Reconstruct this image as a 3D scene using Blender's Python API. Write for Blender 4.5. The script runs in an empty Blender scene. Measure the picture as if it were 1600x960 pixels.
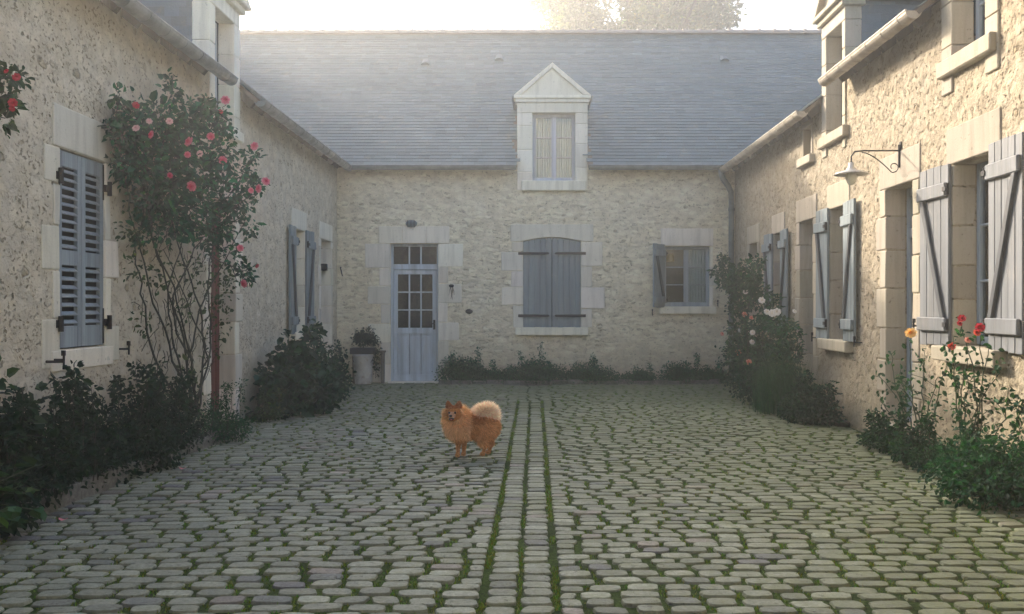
import bpy, bmesh, math, random
import numpy as np
from mathutils import Vector, Matrix, noise
R = math.radians
S = bpy.context.scene
COL = S.collection
random.seed(7); RNG = np.random.default_rng(7)

# ------------------------------------------------------------------ camera, sky, sun, exposure
FPX, VPX, VPY, CH = 1450.0, 836.0, 480.0, 1.4          # focal length in px of the 1600 px photograph, vanishing point, camera height
cam_d = bpy.data.cameras.new('camera'); cam = bpy.data.objects.new('camera', cam_d); COL.objects.link(cam)
cam.location = (0, 0, CH); cam.rotation_euler = (R(90), 0, 0)
cam_d.lens = 36 * FPX / 1600; cam_d.sensor_width = 36
cam_d.shift_x = (800 - VPX) / 1600; cam_d.shift_y = 0
cam_d.clip_start = .05; cam_d.clip_end = 2000
S.camera = cam
SUN_EL, SUN_AZ = R(24), R(-39)                           # azimuth from +Y, negative towards -X
wd = bpy.data.worlds.new('World'); S.world = wd; wd.use_nodes = True
wn = wd.node_tree.nodes; wn.clear()
sky = wn.new('ShaderNodeTexSky'); sky.sky_type = 'NISHITA'; sky.sun_disc = False
sky.sun_elevation = SUN_EL; sky.sun_rotation = SUN_AZ % (2 * math.pi)
sky.dust_density = 5.0; sky.air_density = .85; sky.ozone_density = 1.0
bg = wn.new('ShaderNodeBackground'); bg.inputs[1].default_value = .15
wo = wn.new('ShaderNodeOutputWorld')
wd.node_tree.links.new(sky.outputs[0], bg.inputs[0]); wd.node_tree.links.new(bg.outputs[0], wo.inputs[0])
sl = bpy.data.lights.new('sun', 'SUN'); sl.energy = 2.0; sl.angle = R(1.2); sl.color = (1, .89, .74)
sun = bpy.data.objects.new('sun', sl); COL.objects.link(sun)
sdir = Vector((math.sin(SUN_AZ) * math.cos(SUN_EL), math.cos(SUN_AZ) * math.cos(SUN_EL), math.sin(SUN_EL)))
sun.rotation_euler = sdir.to_track_quat('Z', 'Y').to_euler(); sun.location = sdir * 60
S.view_settings.view_transform = 'Standard'; S.view_settings.look = 'None'
S.view_settings.exposure = 2.1; S.view_settings.gamma = 1.0; S.view_settings.use_curve_mapping = False
S.render.engine = 'CYCLES'
S.cycles.use_denoising = True
S.cycles.max_bounces = 8; S.cycles.diffuse_bounces = 4; S.cycles.transparent_max_bounces = 16; S.cycles.volume_bounces = 1

# ------------------------------------------------------------------ helpers
def wl(o):
    v = Vector((0, 0, 0))
    while o is not None:
        v += o.location; o = o.parent
    return v
def tag(o, label=None, cat=None, group=None, kind=None):
    for k, v in (('label', label), ('category', cat), ('group', group), ('kind', kind)):
        if v: o[k] = v
    return o
def empty(name, loc, label, cat, group=None):
    o = bpy.data.objects.new(name, None); COL.objects.link(o); o.location = loc
    return tag(o, label, cat, group)

class Fr:
    """local frame on a surface: a along, z up, d outward"""
    def __init__(s, o, ea, ez, ed):
        s.o = Vector(o); s.ea = Vector(ea); s.ez = Vector(ez); s.ed = Vector(ed)
    def __call__(s, a, z, d=0.0): return s.o + s.ea * a + s.ez * z + s.ed * d

class MB:
    def __init__(s): s.v = []; s.f = []; s.mi = []; s.col = []; s.c = (1, 1, 1)
    def add(s, vs, fs, mi=0):
        b = len(s.v); s.v += [tuple(p) for p in vs]; s.f += [tuple(b + i for i in f) for f in fs]
        s.mi += [mi] * len(fs); s.col += [s.c] * len(vs)
    def box(s, F, a0, a1, z0, z1, d0, d1, mi=0, j=0.0):
        q = [(a0, z0, d0), (a1, z0, d0), (a1, z1, d0), (a0, z1, d0), (a0, z0, d1), (a1, z0, d1), (a1, z1, d1), (a0, z1, d1)]
        if j: q = [tuple(c + random.uniform(-j, j) for c in p) for p in q]
        s.add([F(*p) for p in q], [(0, 3, 2, 1), (4, 5, 6, 7), (0, 1, 5, 4), (1, 2, 6, 5), (2, 3, 7, 6), (3, 0, 4, 7)], mi)
    def prism(s, pts0, pts1, mi=0):
        n = len(pts0)
        s.add(list(pts0) + list(pts1), [tuple(range(n))[::-1], tuple(range(n, 2 * n))] + [(i, (i + 1) % n, n + (i + 1) % n, n + i) for i in range(n)], mi)
    def tube(s, pts, rad, n=7, mi=0, cap=True):
        pts = [Vector(p) for p in pts]
        if not hasattr(rad, '__len__'): rad = [rad] * len(pts)
        vs = []; fs = []; prev = None
        for i, p in enumerate(pts):
            t = (pts[min(i + 1, len(pts) - 1)] - pts[max(i - 1, 0)])
            t = t.normalized() if t.length > 1e-9 else Vector((0, 0, 1))
            if prev is None:
                u = t.orthogonal().normalized()
            else:
                u = (prev - t * prev.dot(t)); u = u.normalized() if u.length > 1e-6 else t.orthogonal().normalized()
            prev = u; w = t.cross(u)
            for k in range(n):
                g = 2 * math.pi * k / n; vs.append(p + (u * math.cos(g) + w * math.sin(g)) * rad[i])
        for i in range(len(pts) - 1):
            for k in range(n):
                fs.append((i * n + k, i * n + (k + 1) % n, (i + 1) * n + (k + 1) % n, (i + 1) * n + k))
        if cap: fs += [tuple(range(n))[::-1], tuple((len(pts) - 1) * n + k for k in range(n))]
        s.add(vs, fs, mi)
    def lathe(s, c, prof, n=20, mi=0):
        c = Vector(c); vs = []; fs = []
        for r, z in prof:
            for k in range(n):
                g = 2 * math.pi * k / n; vs.append(c + Vector((r * math.cos(g), r * math.sin(g), z)))
        for i in range(len(prof) - 1):
            for k in range(n): fs.append((i * n + k, i * n + (k + 1) % n, (i + 1) * n + (k + 1) % n, (i + 1) * n + k))
        s.add(vs, fs, mi)
    def ball(s, c, r, n=10, mi=0):
        r = r if hasattr(r, '__len__') else (r, r, r)
        c = Vector(c); vs = []; fs = []; m = n
        for i in range(1, m):
            th = math.pi * i / m
            for k in range(2 * n):
                ph = math.pi * k / n
                vs.append(c + Vector((r[0] * math.sin(th) * math.cos(ph), r[1] * math.sin(th) * math.sin(ph), r[2] * math.cos(th))))
        N = 2 * n
        for i in range(m - 2):
            for k in range(N): fs.append((i * N + k, (i + 1) * N + k, (i + 1) * N + (k + 1) % N, i * N + (k + 1) % N))
        t = len(vs); vs += [c + Vector((0, 0, r[2])), c - Vector((0, 0, r[2]))]
        for k in range(N): fs.append((t, k, (k + 1) % N)); fs.append((t + 1, (m - 2) * N + (k + 1) % N, (m - 2) * N + k))
        s.add(vs, fs, mi)
    def build(s, name, mats, parent=None, loc=None, bevel=0, smooth=False, col=False, fix=True, seg=1):
        me = bpy.data.meshes.new(name)
        off = wl(parent) if parent is not None else Vector(loc or (0, 0, 0))
        me.from_pydata([Vector(p) - off for p in s.v], [], s.f)
        mats = mats if isinstance(mats, (list, tuple)) else [mats]
        for m in mats: me.materials.append(m)
        if len(mats) > 1: me.polygons.foreach_set('material_index', s.mi)
        if fix:
            bm = bmesh.new(); bm.from_mesh(me); bmesh.ops.recalc_face_normals(bm, faces=bm.faces); bm.to_mesh(me); bm.free()
        if col:
            at = me.attributes.new('col', 'FLOAT_COLOR', 'POINT')
            a = np.ones((len(s.v), 4), np.float32); a[:, :3] = np.array(s.col, np.float32); at.data.foreach_set('color', a.ravel())
        if smooth: me.polygons.foreach_set('use_smooth', [True] * len(me.polygons))
        o = bpy.data.objects.new(name, me); COL.objects.link(o)
        if parent is not None: o.parent = parent
        else: o.location = off
        if bevel:
            b = o.modifiers.new('bevel', 'BEVEL'); b.width = bevel; b.segments = seg; b.limit_method = 'ANGLE'; b.angle_limit = R(40)
        return o

def np_mesh(name, V, faces_flat, nper, mat, parent=None, loc=None, col=None, smooth=False, uv=None):
    """fast mesh from arrays: V (n,3), faces (m,nper)"""
    me = bpy.data.meshes.new(name)
    off = np.array(wl(parent) if parent is not None else (loc or (0, 0, 0)), np.float64)
    V = np.asarray(V, np.float64) - off
    F_ = np.asarray(faces_flat, np.int32)
    me.vertices.add(len(V)); me.vertices.foreach_set('co', V.astype(np.float32).ravel())
    me.loops.add(F_.size); me.loops.foreach_set('vertex_index', F_.ravel())
    me.polygons.add(len(F_)); me.polygons.foreach_set('loop_start', np.arange(0, F_.size, nper, dtype=np.int32))
    try: me.polygons.foreach_set('loop_total', np.full(len(F_), nper, np.int32))
    except Exception: pass
    me.update(calc_edges=True); me.validate()
    me.materials.append(mat)
    if col is not None:
        at = me.attributes.new('col', 'FLOAT_COLOR', 'POINT')
        a = np.ones((len(V), 4), np.float32); a[:, :3] = col; at.data.foreach_set('color', a.ravel())
    me.polygons.foreach_set('use_smooth', np.full(len(me.polygons), bool(smooth)))
    o = bpy.data.objects.new(name, me); COL.objects.link(o)
    if parent is not None: o.parent = parent
    else: o.location = off
    return o

# ------------------------------------------------------------------ materials
class NT:
    def __init__(s, name):
        s.m = bpy.data.materials.new(name); s.m.use_nodes = True; s.t = s.m.node_tree; s.t.nodes.clear()
        s.out = s.t.nodes.new('ShaderNodeOutputMaterial')
    def n(s, typ, props=None, **inp):
        nd = s.t.nodes.new('ShaderNode' + typ)
        for k, v in (props or {}).items(): setattr(nd, k, v)
        for k, v in inp.items():
            key = int(k[1:]) if k[0] == 'i' and k[1:].isdigit() else k.replace('_', ' ')
            sk = nd.inputs[key]
            if isinstance(v, bpy.types.NodeSocket): s.t.links.new(v, sk)
            else: sk.default_value = v
        return nd
    def coord(s, sc=(1, 1, 1), rot=(0, 0, 0)):
        t = s.n('TexCoord').outputs['Object']
        return s.n('Mapping', Vector=t, Scale=sc, Rotation=rot).outputs[0]
    def noise(s, v, scale, det=4, rough=.55, o=0, dist=0):
        return s.n('TexNoise', Vector=v, Scale=scale, Detail=det, Roughness=rough, Distortion=dist).outputs[o]
    def ramp(s, f, stops, mode='LINEAR'):
        r = s.n('ValToRGB', i0=f); e = r.color_ramp.elements; r.color_ramp.interpolation = mode
        while len(e) < len(stops): e.new(.5)
        for k, (p, c) in enumerate(stops):
            e[k].position = p; e[k].color = (*(c if hasattr(c, '__len__') else (c, c, c)), 1)
        return r.outputs[0]
    def mix(s, f, a, b, mode='MIX'):
        nd = s.n('Mix', {'data_type': 'RGBA', 'blend_type': mode})
        for k, v in ((0, f), (6, a), (7, b)):
            if isinstance(v, bpy.types.NodeSocket): s.t.links.new(v, nd.inputs[k])
            else: nd.inputs[k].default_value = (*v, 1) if hasattr(v, '__len__') and len(v) == 3 else v
        return nd.outputs[2]
    def math(s, op, a, b=0.0, c=0.0):
        nd = s.n('Math', {'operation': op})
        for k, v in enumerate((a, b, c)):
            if isinstance(v, bpy.types.NodeSocket): s.t.links.new(v, nd.inputs[k])
            else: nd.inputs[k].default_value = v
        return nd.outputs[0]
    def bump(s, h, dist, strength=1.0, normal=None):
        nd = s.n('Bump', Height=h, Distance=dist, Strength=strength)
        if normal is not None: s.t.links.new(normal, nd.inputs['Normal'])
        return nd.outputs[0]
    def pbr(s, color, rough=.8, normal=None, **kw):
        p = s.n('BsdfPrincipled')
        for k, v in (('Base Color', color), ('Roughness', rough), *((k.replace('_', ' '), v) for k, v in kw.items())):
            if isinstance(v, bpy.types.NodeSocket): s.t.links.new(v, p.inputs[k])
            else: p.inputs[k].default_value = (*v, 1) if hasattr(v, '__len__') and len(v) == 3 else v
        if normal is not None: s.t.links.new(normal, p.inputs['Normal'])
        return p
    def done(s, sh):
        s.t.links.new(sh.outputs[0] if hasattr(sh, 'outputs') else sh, s.out.inputs[0]); return s.m

def rubble(name, seed, mortar, stones, elong=(1, 1, 1.9), sc1=6.5, sc2=15.0, on1=.45, on2=.5, hgt=.02, pitdark=.8, tone_a=.5):
    """lime washed rubble: lumpy lime, the odd bare stone face, and many small eroded hollows"""
    t = NT(name)
    c0 = t.n('TexCoord').outputs['Object']
    c0 = t.n('Mapping', Vector=c0, Location=(seed, seed * 1.7, seed * .6)).outputs[0]
    def warp(src, sc, amt):
        wv = t.noise(src, sc, 3, .6, o=1)
        wv = t.n('VectorMath', {'operation': 'SUBTRACT'}, i0=wv, i1=(.5, .5, .5)).outputs[0]
        wv = t.n('VectorMath', {'operation': 'SCALE'}, i0=wv, Scale=amt).outputs[0]
        return t.n('VectorMath', {'operation': 'ADD'}, i0=src, i1=wv).outputs[0]
    c = warp(c0, 6.0, .10); c = warp(c, 22.0, .035)
    cs = t.n('Mapping', Vector=c, Scale=elong).outputs[0]
    big = t.noise(c0, .6, 4, .6); mid = t.noise(c, 3.0, 5, .65); fine = t.noise(c0, 42, 4, .7); grit = t.noise(c0, 150, 2, .6)
    lump = t.noise(cs, sc1 * .95, 3, .5)
    def blobs(scale, on, r0, r1, soft):
        v = t.n('TexVoronoi', {'feature': 'F1'}, Vector=cs, Scale=scale, Randomness=1.0)
        rn = t.n('SeparateColor', i0=v.outputs['Color'])
        rad = t.math('ADD', r0, t.math('MULTIPLY', rn.outputs[1], r1 - r0))
        inside = t.math('MULTIPLY', t.math('SUBTRACT', rad, v.outputs['Distance']), 1 / soft)
        inside = t.n('Clamp', Value=inside).outputs[0]
        gate = t.ramp(t.math('ADD', rn.outputs[0], t.math('MULTIPLY', t.math('SUBTRACT', mid, .5), .9)), [(on - .04, 0.0), (on + .04, 1.0)])
        core = t.n('Clamp', Value=t.math('MULTIPLY', t.math('SUBTRACT', t.math('SUBTRACT', rad, v.outputs['Distance']), soft * .9), 1 / soft)).outputs[0]
        return t.math('MULTIPLY', inside, gate), t.math('MULTIPLY', core, gate), rn
    b1, k1, rn1 = blobs(sc1, on1, .18, .40, .10)
    b2, k2, rn2 = blobs(sc2, on2, .12, .30, .12)
    mort = t.mix(t.ramp(mid, [(.3, 0.0), (.72, 1.0)]), mortar[0], mortar[1])
    mort = t.mix(t.ramp(big, [(.4, 0.0), (.66, .8)]), mort, mortar[2])
    mort = t.mix(t.ramp(fine, [(.50, 0.0), (.75, .4)]), mort, tuple(x * .6 for x in mortar[1]))
    stone_c = t.mix(t.ramp(fine, [(.35, 0.0), (.65, .6)]), t.ramp(rn1.outputs[2], stones), tuple(x * .6 for x in stones[0][1]))
    tone = t.n('TexVoronoi', {'feature': 'SMOOTH_F1'}, Vector=cs, Scale=sc1 * 1.1, Smoothness=.25, Randomness=1.0)
    tv = t.n('SeparateColor', i0=tone.outputs['Color']).outputs[1]
    mort = t.mix(t.ramp(tv, [(.2, tone_a), (.6, 0.0)]), mort, tuple(x * .72 for x in mortar[1]))
    mort = t.mix(t.ramp(tv, [(.62, 0.0), (.85, tone_a)]), mort, tuple(min(.8, x * 1.14) for x in mortar[0]))
    edge = t.ramp(tone.outputs['Distance'], [(.30, 0.0), (.62, 1.0)])
    seam = t.math('MULTIPLY', edge, t.ramp(t.noise(c0, 7.0, 4, .65), [(.42, 0.0), (.62, 1.0)]))
    mort = t.mix(t.math('MULTIPLY', seam, .3), mort, tuple(x * .5 for x in mortar[1]))
    rim1 = t.math('SUBTRACT', b1, k1)
    dk = tuple(x * .40 for x in stones[0][1])
    col = t.mix(t.math('MULTIPLY', k1, .85), mort, stone_c)
    col = t.mix(t.math('MULTIPLY', rim1, t.math('MULTIPLY', t.ramp(fine, [(.35, .3), (.6, 1.0)]), pitdark * .75)), col, dk)
    col = t.mix(t.math('MULTIPLY', b2, pitdark), col, tuple(x * .50 for x in stones[0][1]))
    z = t.n('SeparateXYZ', i0=t.n('TexCoord').outputs['Object']).outputs[2]
    low = t.ramp(t.math('ADD', t.math('DIVIDE', z, 1.2), t.math('MULTIPLY', t.math('SUBTRACT', t.noise(c0, 1.7, 5, .65), .5), 1.2)), [(.15, .45), (.75, 0.0)])
    col = t.mix(low, col, (.20, .19, .12))
    # sharp pinholes gathered in patches where the lime has weathered off
    spn = t.noise(t.n('Mapping', Vector=c0, Scale=(1, 1, 1.4)).outputs[0], 25, 3, .6)
    patch = t.ramp(t.noise(c0, 5.2, 4, .6), [(.42, 0.0), (.54, 1.0)])
    speck = t.math('MULTIPLY', t.ramp(spn, [(.36, 1.0), (.43, 0.0)]), t.math('ADD', .15, t.math('MULTIPLY', patch, .85)))
    col = t.mix(t.math('MULTIPLY', patch, .22), col, stones[1][1])
    col = t.mix(t.math('MULTIPLY', speck, .58), col, tuple(x * .38 for x in stones[0][1]))
    h = t.math('SUBTRACT', t.math('ADD', t.math('MULTIPLY', lump, 1.0), t.math('MULTIPLY', fine, .22)), t.math('MULTIPLY', speck, .45))
    h = t.math('ADD', h, t.math('MULTIPLY', grit, .05))
    h = t.math('ADD', h, t.math('MULTIPLY', t.math('MULTIPLY', k1, rn1.outputs[2]), .30))
    h = t.math('SUBTRACT', h, t.math('MULTIPLY', seam, .30))
    h = t.math('SUBTRACT', h, t.math('MULTIPLY', rim1, .35))
    h = t.math('SUBTRACT', h, t.math('MULTIPLY', b2, .55))
    return t.done(t.pbr(col, .93, t.bump(h, hgt, 1.0), Specular_IOR_Level=.2))

def dressed(name, c1, c2, c3):
    t = NT(name); c = t.coord()
    a = t.noise(c, 2.1, 5, .65); f = t.noise(c, 60, 4, .7); pit = t.ramp(t.noise(c, 24, 3, .5), [(.26, 1.0), (.33, 0.0)])
    st = t.noise(t.coord((7, 7, .8)), 1.3, 4, .6)
    col = t.mix(t.ramp(a, [(.3, 0.0), (.7, 1.0)]), c1, c2)
    col = t.mix(t.ramp(st, [(.47, 0.0), (.72, .75)]), col, c3)
    rn = t.n('Attribute', {'attribute_name': 'col'}).outputs[0]
    col = t.mix(1.0, col, rn, 'MULTIPLY')
    col = t.mix(t.ramp(f, [(.55, 0.0), (.8, .4)]), col, tuple(x * .5 for x in c3))
    col = t.mix(t.math('MULTIPLY', pit, .5), col, tuple(x * .45 for x in c3))
    h = t.math('SUBTRACT', t.math('ADD', t.math('MULTIPLY', a, .5), t.math('MULTIPLY', f, .35)), t.math('MULTIPLY', pit, .6))
    return t.done(t.pbr(col, .88, t.bump(h, .006, 1.0), Specular_IOR_Level=.25))

def slate_mat(name, c1, c2, rough=.5):
    t = NT(name); c = t.coord()
    at = t.n('Attribute', {'attribute_name': 'col'}).outputs[0]
    a = t.noise(c, 1.1, 5, .65); f = t.noise(c, 45, 3, .6)
    col = t.mix(t.ramp(a, [(.35, 0.0), (.68, 1.0)]), c1, c2)
    col = t.mix(1.0, col, at, 'MULTIPLY')
    col = t.mix(t.ramp(t.noise(c, 5, 5, .7), [(.58, 0.0), (.7, .35)]), col, (.2, .19, .13))
    return t.done(t.pbr(col, t.ramp(f, [(.3, rough - .1), (.7, rough + .15)]), t.bump(f, .004), Specular_IOR_Level=.5))

def metal(name, col, rough=.5, met=.6, rust=None):
    t = NT(name); c = t.coord(); a = t.noise(c, 6, 5, .65)
    cc = t.mix(t.ramp(a, [(.35, 0.0), (.7, 1.0)]), col, tuple(x * .62 for x in col))
    if rust: cc = t.mix(t.ramp(t.noise(c, 11, 5, .7), [(.55, 0.0), (.68, .85)]), cc, rust)
    return t.done(t.pbr(cc, t.ramp(a, [(.3, rough - .1), (.7, rough + .12)]), t.bump(t.noise(c, 30, 3), .002), Metallic=met))

def paint(name, col, worn, grain=(30, 30, 1.2), rough=.6, wear=.58):
    t = NT(name); c = t.coord(); g = t.noise(t.coord(grain), 2.0, 5, .65); a = t.noise(c, 2.3, 5, .65)
    cc = t.mix(t.ramp(g, [(.35, 0.0), (.7, .55)]), col, tuple(x * .66 for x in col))
    cc = t.mix(t.ramp(t.math('ADD', t.math('MULTIPLY', g, .5), t.math('MULTIPLY', a, .5)), [(wear - .04, 0.0), (wear + .08, .8)]), cc, worn)
    bd = t.ramp(t.noise(t.coord((9, 9, .22)), 1.0, 2, .5), [(.3, .72), (.7, 1.14)])
    cc = t.mix(1.0, cc, bd, 'MULTIPLY')
    rs = t.ramp(t.noise(t.coord((3, 3, .5)), 2.2, 5, .7), [(.53, 0.0), (.70, .6)])
    cc = t.mix(rs, cc, tuple(x * .55 for x in worn))
    return t.done(t.pbr(cc, rough, t.bump(g, .003), Specular_IOR_Level=.35))

def leaf_mat(name, trans=.3, rough=.6, spec=.2, tint=(1.5, 1.6, .7)):
    t = NT(name)
    at = t.n('Attribute', {'attribute_name': 'col'}).outputs[0]
    p = t.pbr(at, rough, Specular_IOR_Level=spec)
    tr = t.n('BsdfTranslucent', Color=t.mix(1.0, at, tint, 'MULTIPLY'))
    return t.done(t.n('MixShader', i0=trans, i1=p.outputs[0], i2=tr.outputs[0]))

def simple(name, col, rough=.7, **kw):
    t = NT(name); a = t.noise(t.coord(), 9, 4, .6)
    return t.done(t.pbr(t.mix(t.ramp(a, [(.3, 0.0), (.7, .5)]), col, tuple(x * .7 for x in col)), rough, **kw))

def glass_mat(name, tint=(.8, .85, .85)):
    t = NT(name)
    fr = t.n('Fresnel', IOR=1.5, Normal=t.bump(t.noise(t.coord(), 3.0, 2), .02, .25))
    gl = t.n('BsdfGlossy', Roughness=.03, Normal=t.bump(t.noise(t.coord(), 3.0, 2), .02, .25)); gl.inputs[0].default_value = (1, 1, 1, 1)
    tp = t.n('BsdfTransparent'); tp.inputs[0].default_value = (*tint, 1)
    return t.done(t.n('MixShader', i0=fr.outputs[0], i1=tp.outputs[0], i2=gl.outputs[0]))

CREAM = [(.50, .455, .37), (.42, .37, .285), (.46, .43, .37)]
M = {}
M['rub_l'] = rubble('rubble_grey_lime', 3.1, [(.66, .60, .475), (.59, .53, .405), (.56, .525, .43)], [(0, (.34, .28, .17)), (.5, (.54, .45, .29)), (1, (.50, .45, .33))], sc1=5.5, sc2=14, on1=.42, on2=.50, elong=(1, 1, 1.35), hgt=.034, tone_a=.30)
M['rub_b'] = rubble('rubble_pale', 9.4, [(.77, .70, .52), (.71, .64, .465), (.73, .67, .53)], [(0, (.42, .36, .24)), (.5, (.64, .55, .38)), (1, (.68, .62, .48))], elong=(1, 1, 2.5), sc1=6.4, sc2=11.0, on1=.44, on2=.50, hgt=.032, tone_a=.30)
M['rub_r'] = rubble('rubble_golden', 5.7, [(.42, .36, .265), (.365, .305, .215), (.39, .34, .26)], [(0, (.25, .185, .11)), (.5, (.36, .285, .175)), (1, (.42, .36, .265))], sc1=7.0, sc2=11.5, on1=.42, on2=.14, elong=(1, 1, 1.25), hgt=.04, pitdark=.8, tone_a=.32)
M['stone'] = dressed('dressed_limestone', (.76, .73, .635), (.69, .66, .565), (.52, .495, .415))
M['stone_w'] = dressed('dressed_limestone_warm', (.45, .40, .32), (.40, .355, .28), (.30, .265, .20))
M['slate'] = slate_mat('slate', (.052, .093, .108), (.082, .122, .136))
M['slate_d'] = slate_mat('slate_cheek', (.04, .085, .115), (.065, .11, .14))
M['zinc'] = metal('zinc', (.17, .21, .22), .45, .5)
M['zinc_w'] = metal('weathered_zinc', (.42, .37, .30), .5, .35, (.30, .24, .17))
M['iron'] = metal('iron', (.02, .02, .024), .55, .6, (.06, .03, .018))
M['shut'] = paint('shutter_grey_blue', (.215, .26, .275), (.33, .345, .34))
M['shut_l'] = paint('shutter_louver_blue', (.265, .315, .345), (.20, .22, .235))
M['shut_w'] = paint('shutter_weathered', (.155, .165, .178), (.27, .255, .235))
M['brace'] = paint('brace_dark', (.055, .062, .072), (.14, .14, .14))
M['door'] = paint('door_light_blue', (.47, .545, .61), (.57, .60, .61), wear=.66)
M['winf'] = paint('window_grey_blue', (.31, .365, .405), (.41, .43, .43), wear=.64)
M['winw'] = paint('window_pale', (.50, .53, .58), (.42, .42, .42), wear=.66)
M['reddoor'] = paint('door_oxblood', (.16, .035, .028), (.25, .09, .06), wear=.66)
M['wood'] = paint('old_wood', (.13, .105, .08), (.26, .22, .17))
M['dark'] = simple('room_gloom_paint', (.010, .013, .015), .95)  # near-black colour standing in for unlit room depth
M['glass'] = glass_mat('glass')
M['curtain'] = simple('curtain', (.70, .74, .77), .9)
M['amber'] = simple('amber_reflection', (.62, .42, .14), .8)
M['bulb'] = simple('lamp_glass', (.75, .72, .62), .25)
M['lampsh'] = metal('lamp_enamel', (.62, .58, .50), .4, .1, (.30, .22, .14))
M['leaf'] = leaf_mat('leaf')
M['leaf_s'] = leaf_mat('leaf_dull', .2, .7, .2)
M['stem'] = simple('stem', (.028, .030, .018), .8)
M['stem_g'] = simple('green_stem', (.035, .05, .02), .7)
M['petal'] = leaf_mat('petal', .35, .6, .2, (1.1, 1.0, 1.0))
M['bucket'] = metal('white_bucket', (.58, .58, .56), .5, .05, (.30, .24, .18))
M['clay'] = simple('dark_pot', (.05, .045, .042), .8)
M['fur'] = leaf_mat('fur', .3, .75, .1, (1.15, 1.0, .9))
M['skin'] = simple('dog_undercoat', (.42, .19, .06), .9)
M['black'] = simple('black_nose', (.012, .01, .01), .3)
M['tongue'] = simple('tongue', (.55, .16, .15), .5)
def soil_mat():
    t = NT('soil'); c = t.coord(); a = t.noise(c, 14, 6, .7)
    return t.done(t.pbr(t.ramp(a, [(.3, (.018, .014, .01)), (.7, (.06, .048, .033))]), .95, t.bump(a, .04)))
M['soil'] = soil_mat()
def moss_mat():
    t = NT('moss'); c = t.coord(); a = t.noise(c, 1.6, 5, .7); f = t.noise(c, 55, 4, .7); g = t.noise(c, 260, 2, .6)
    col = t.ramp(f, [(.3, (.015, .026, .009)), (.55, (.06, .10, .02)), (.75, (.16, .20, .045))])
    col = t.mix(t.ramp(a, [(.36, 0.0), (.6, .8)]), col, t.ramp(f, [(.3, (.012, .018, .008)), (.7, (.045, .065, .022))]))
    h = t.math('ADD', f, t.math('MULTIPLY', g, .4))
    return t.done(t.pbr(col, .95, t.bump(h, .02), Specular_IOR_Level=.1))
M['moss'] = moss_mat()
def cobble_mat():
    t = NT('cobble'); c = t.coord()
    at = t.n('Attribute', {'attribute_name': 'col'}).outputs[0]
    f = t.noise(c, 42, 5, .7); g = t.noise(c, 170, 3, .65); a = t.noise(c, .7, 4, .6); m = t.noise(c, 13, 5, .7)
    col = t.mix(t.ramp(f, [(.38, 0.0), (.72, .65)]), at, t.mix(1.0, at, (.5, .5, .47), 'MULTIPLY'))
    x = t.n('SeparateXYZ', i0=t.n('TexCoord').outputs['Object'])
    # more algae and moss on the right hand half of the court
    side = t.math('ADD', t.math('MULTIPLY', x.outputs[0], .05), t.math('MULTIPLY', x.outputs[1], .018))
    mm = t.math('ADD', t.math('ADD', t.math('MULTIPLY', m, .6), t.math('MULTIPLY', a, .45)), side)
    col = t.mix(t.ramp(mm, [(.55, 0.0), (.80, .7)]), col, t.ramp(f, [(.3, (.055, .078, .025)), (.7, (.17, .18, .07))]))
    sp = t.ramp(t.noise(c, 24, 3, .6), [(.30, 1.0), (.37, 0.0)])
    col = t.mix(t.math('MULTIPLY', sp, .55), col, (.07, .07, .055))
    col = t.mix(t.ramp(t.noise(c, 4.5, 4, .65), [(.52, 0.0), (.68, .4)]), col, (.13, .135, .115))
    h = t.math('SUBTRACT', t.math('ADD', f, t.math('MULTIPLY', g, .35)), t.math('MULTIPLY', sp, .5))
    return t.done(t.pbr(col, t.ramp(f, [(.3, .55), (.7, .8)]), t.bump(h, .012), Specular_IOR_Level=.35))
M['cobble'] = cobble_mat()
def kerb_mat():
    t = NT('kerb_stone'); c = t.coord(); f = t.noise(c, 22, 5, .7); a = t.noise(c, 3, 4, .6)
    col = t.ramp(f, [(.3, (.08, .08, .07)), (.7, (.22, .21, .185))])
    col = t.mix(t.ramp(a, [(.48, 0.0), (.66, .75)]), col, (.05, .075, .025))
    return t.done(t.pbr(col, .9, t.bump(f, .012)))
M['kerb'] = kerb_mat()

# ------------------------------------------------------------------ ground
XL, XR, YB = -3.67, 3.70, 17.2
FL = Fr((XL, 0, 0), (0, 1, 0), (0, 0, 1), (1, 0, 0))      # shaded wing's courtyard wall
FRt = Fr((XR, 0, 0), (0, 1, 0), (0, 0, 1), (-1, 0, 0))    # sunlit wing's courtyard wall
FB = Fr((0, YB, 0), (1, 0, 0), (0, 0, 1), (0, -1, 0))     # house across the end
W0 = Fr((0, 0, 0), (1, 0, 0), (0, 0, 1), (0, 1, 0))       # world axes: a=x, z, d=y

g = MB(); g.add([(-75, -30, -.06), (75, -30, -.06), (75, 100, -.06), (-75, 100, -.06)], [(0, 1, 2, 3)])
tag(g.build('ground', M['soil']), kind='structure')

def undul(x, y):
    return .012 * np.sin(x * 1.1 + y * .5) + .010 * np.sin(y * 1.3 - x * .6 + 1.0) - .03 * np.exp(-((x + .08) / .5) ** 2)

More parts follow.
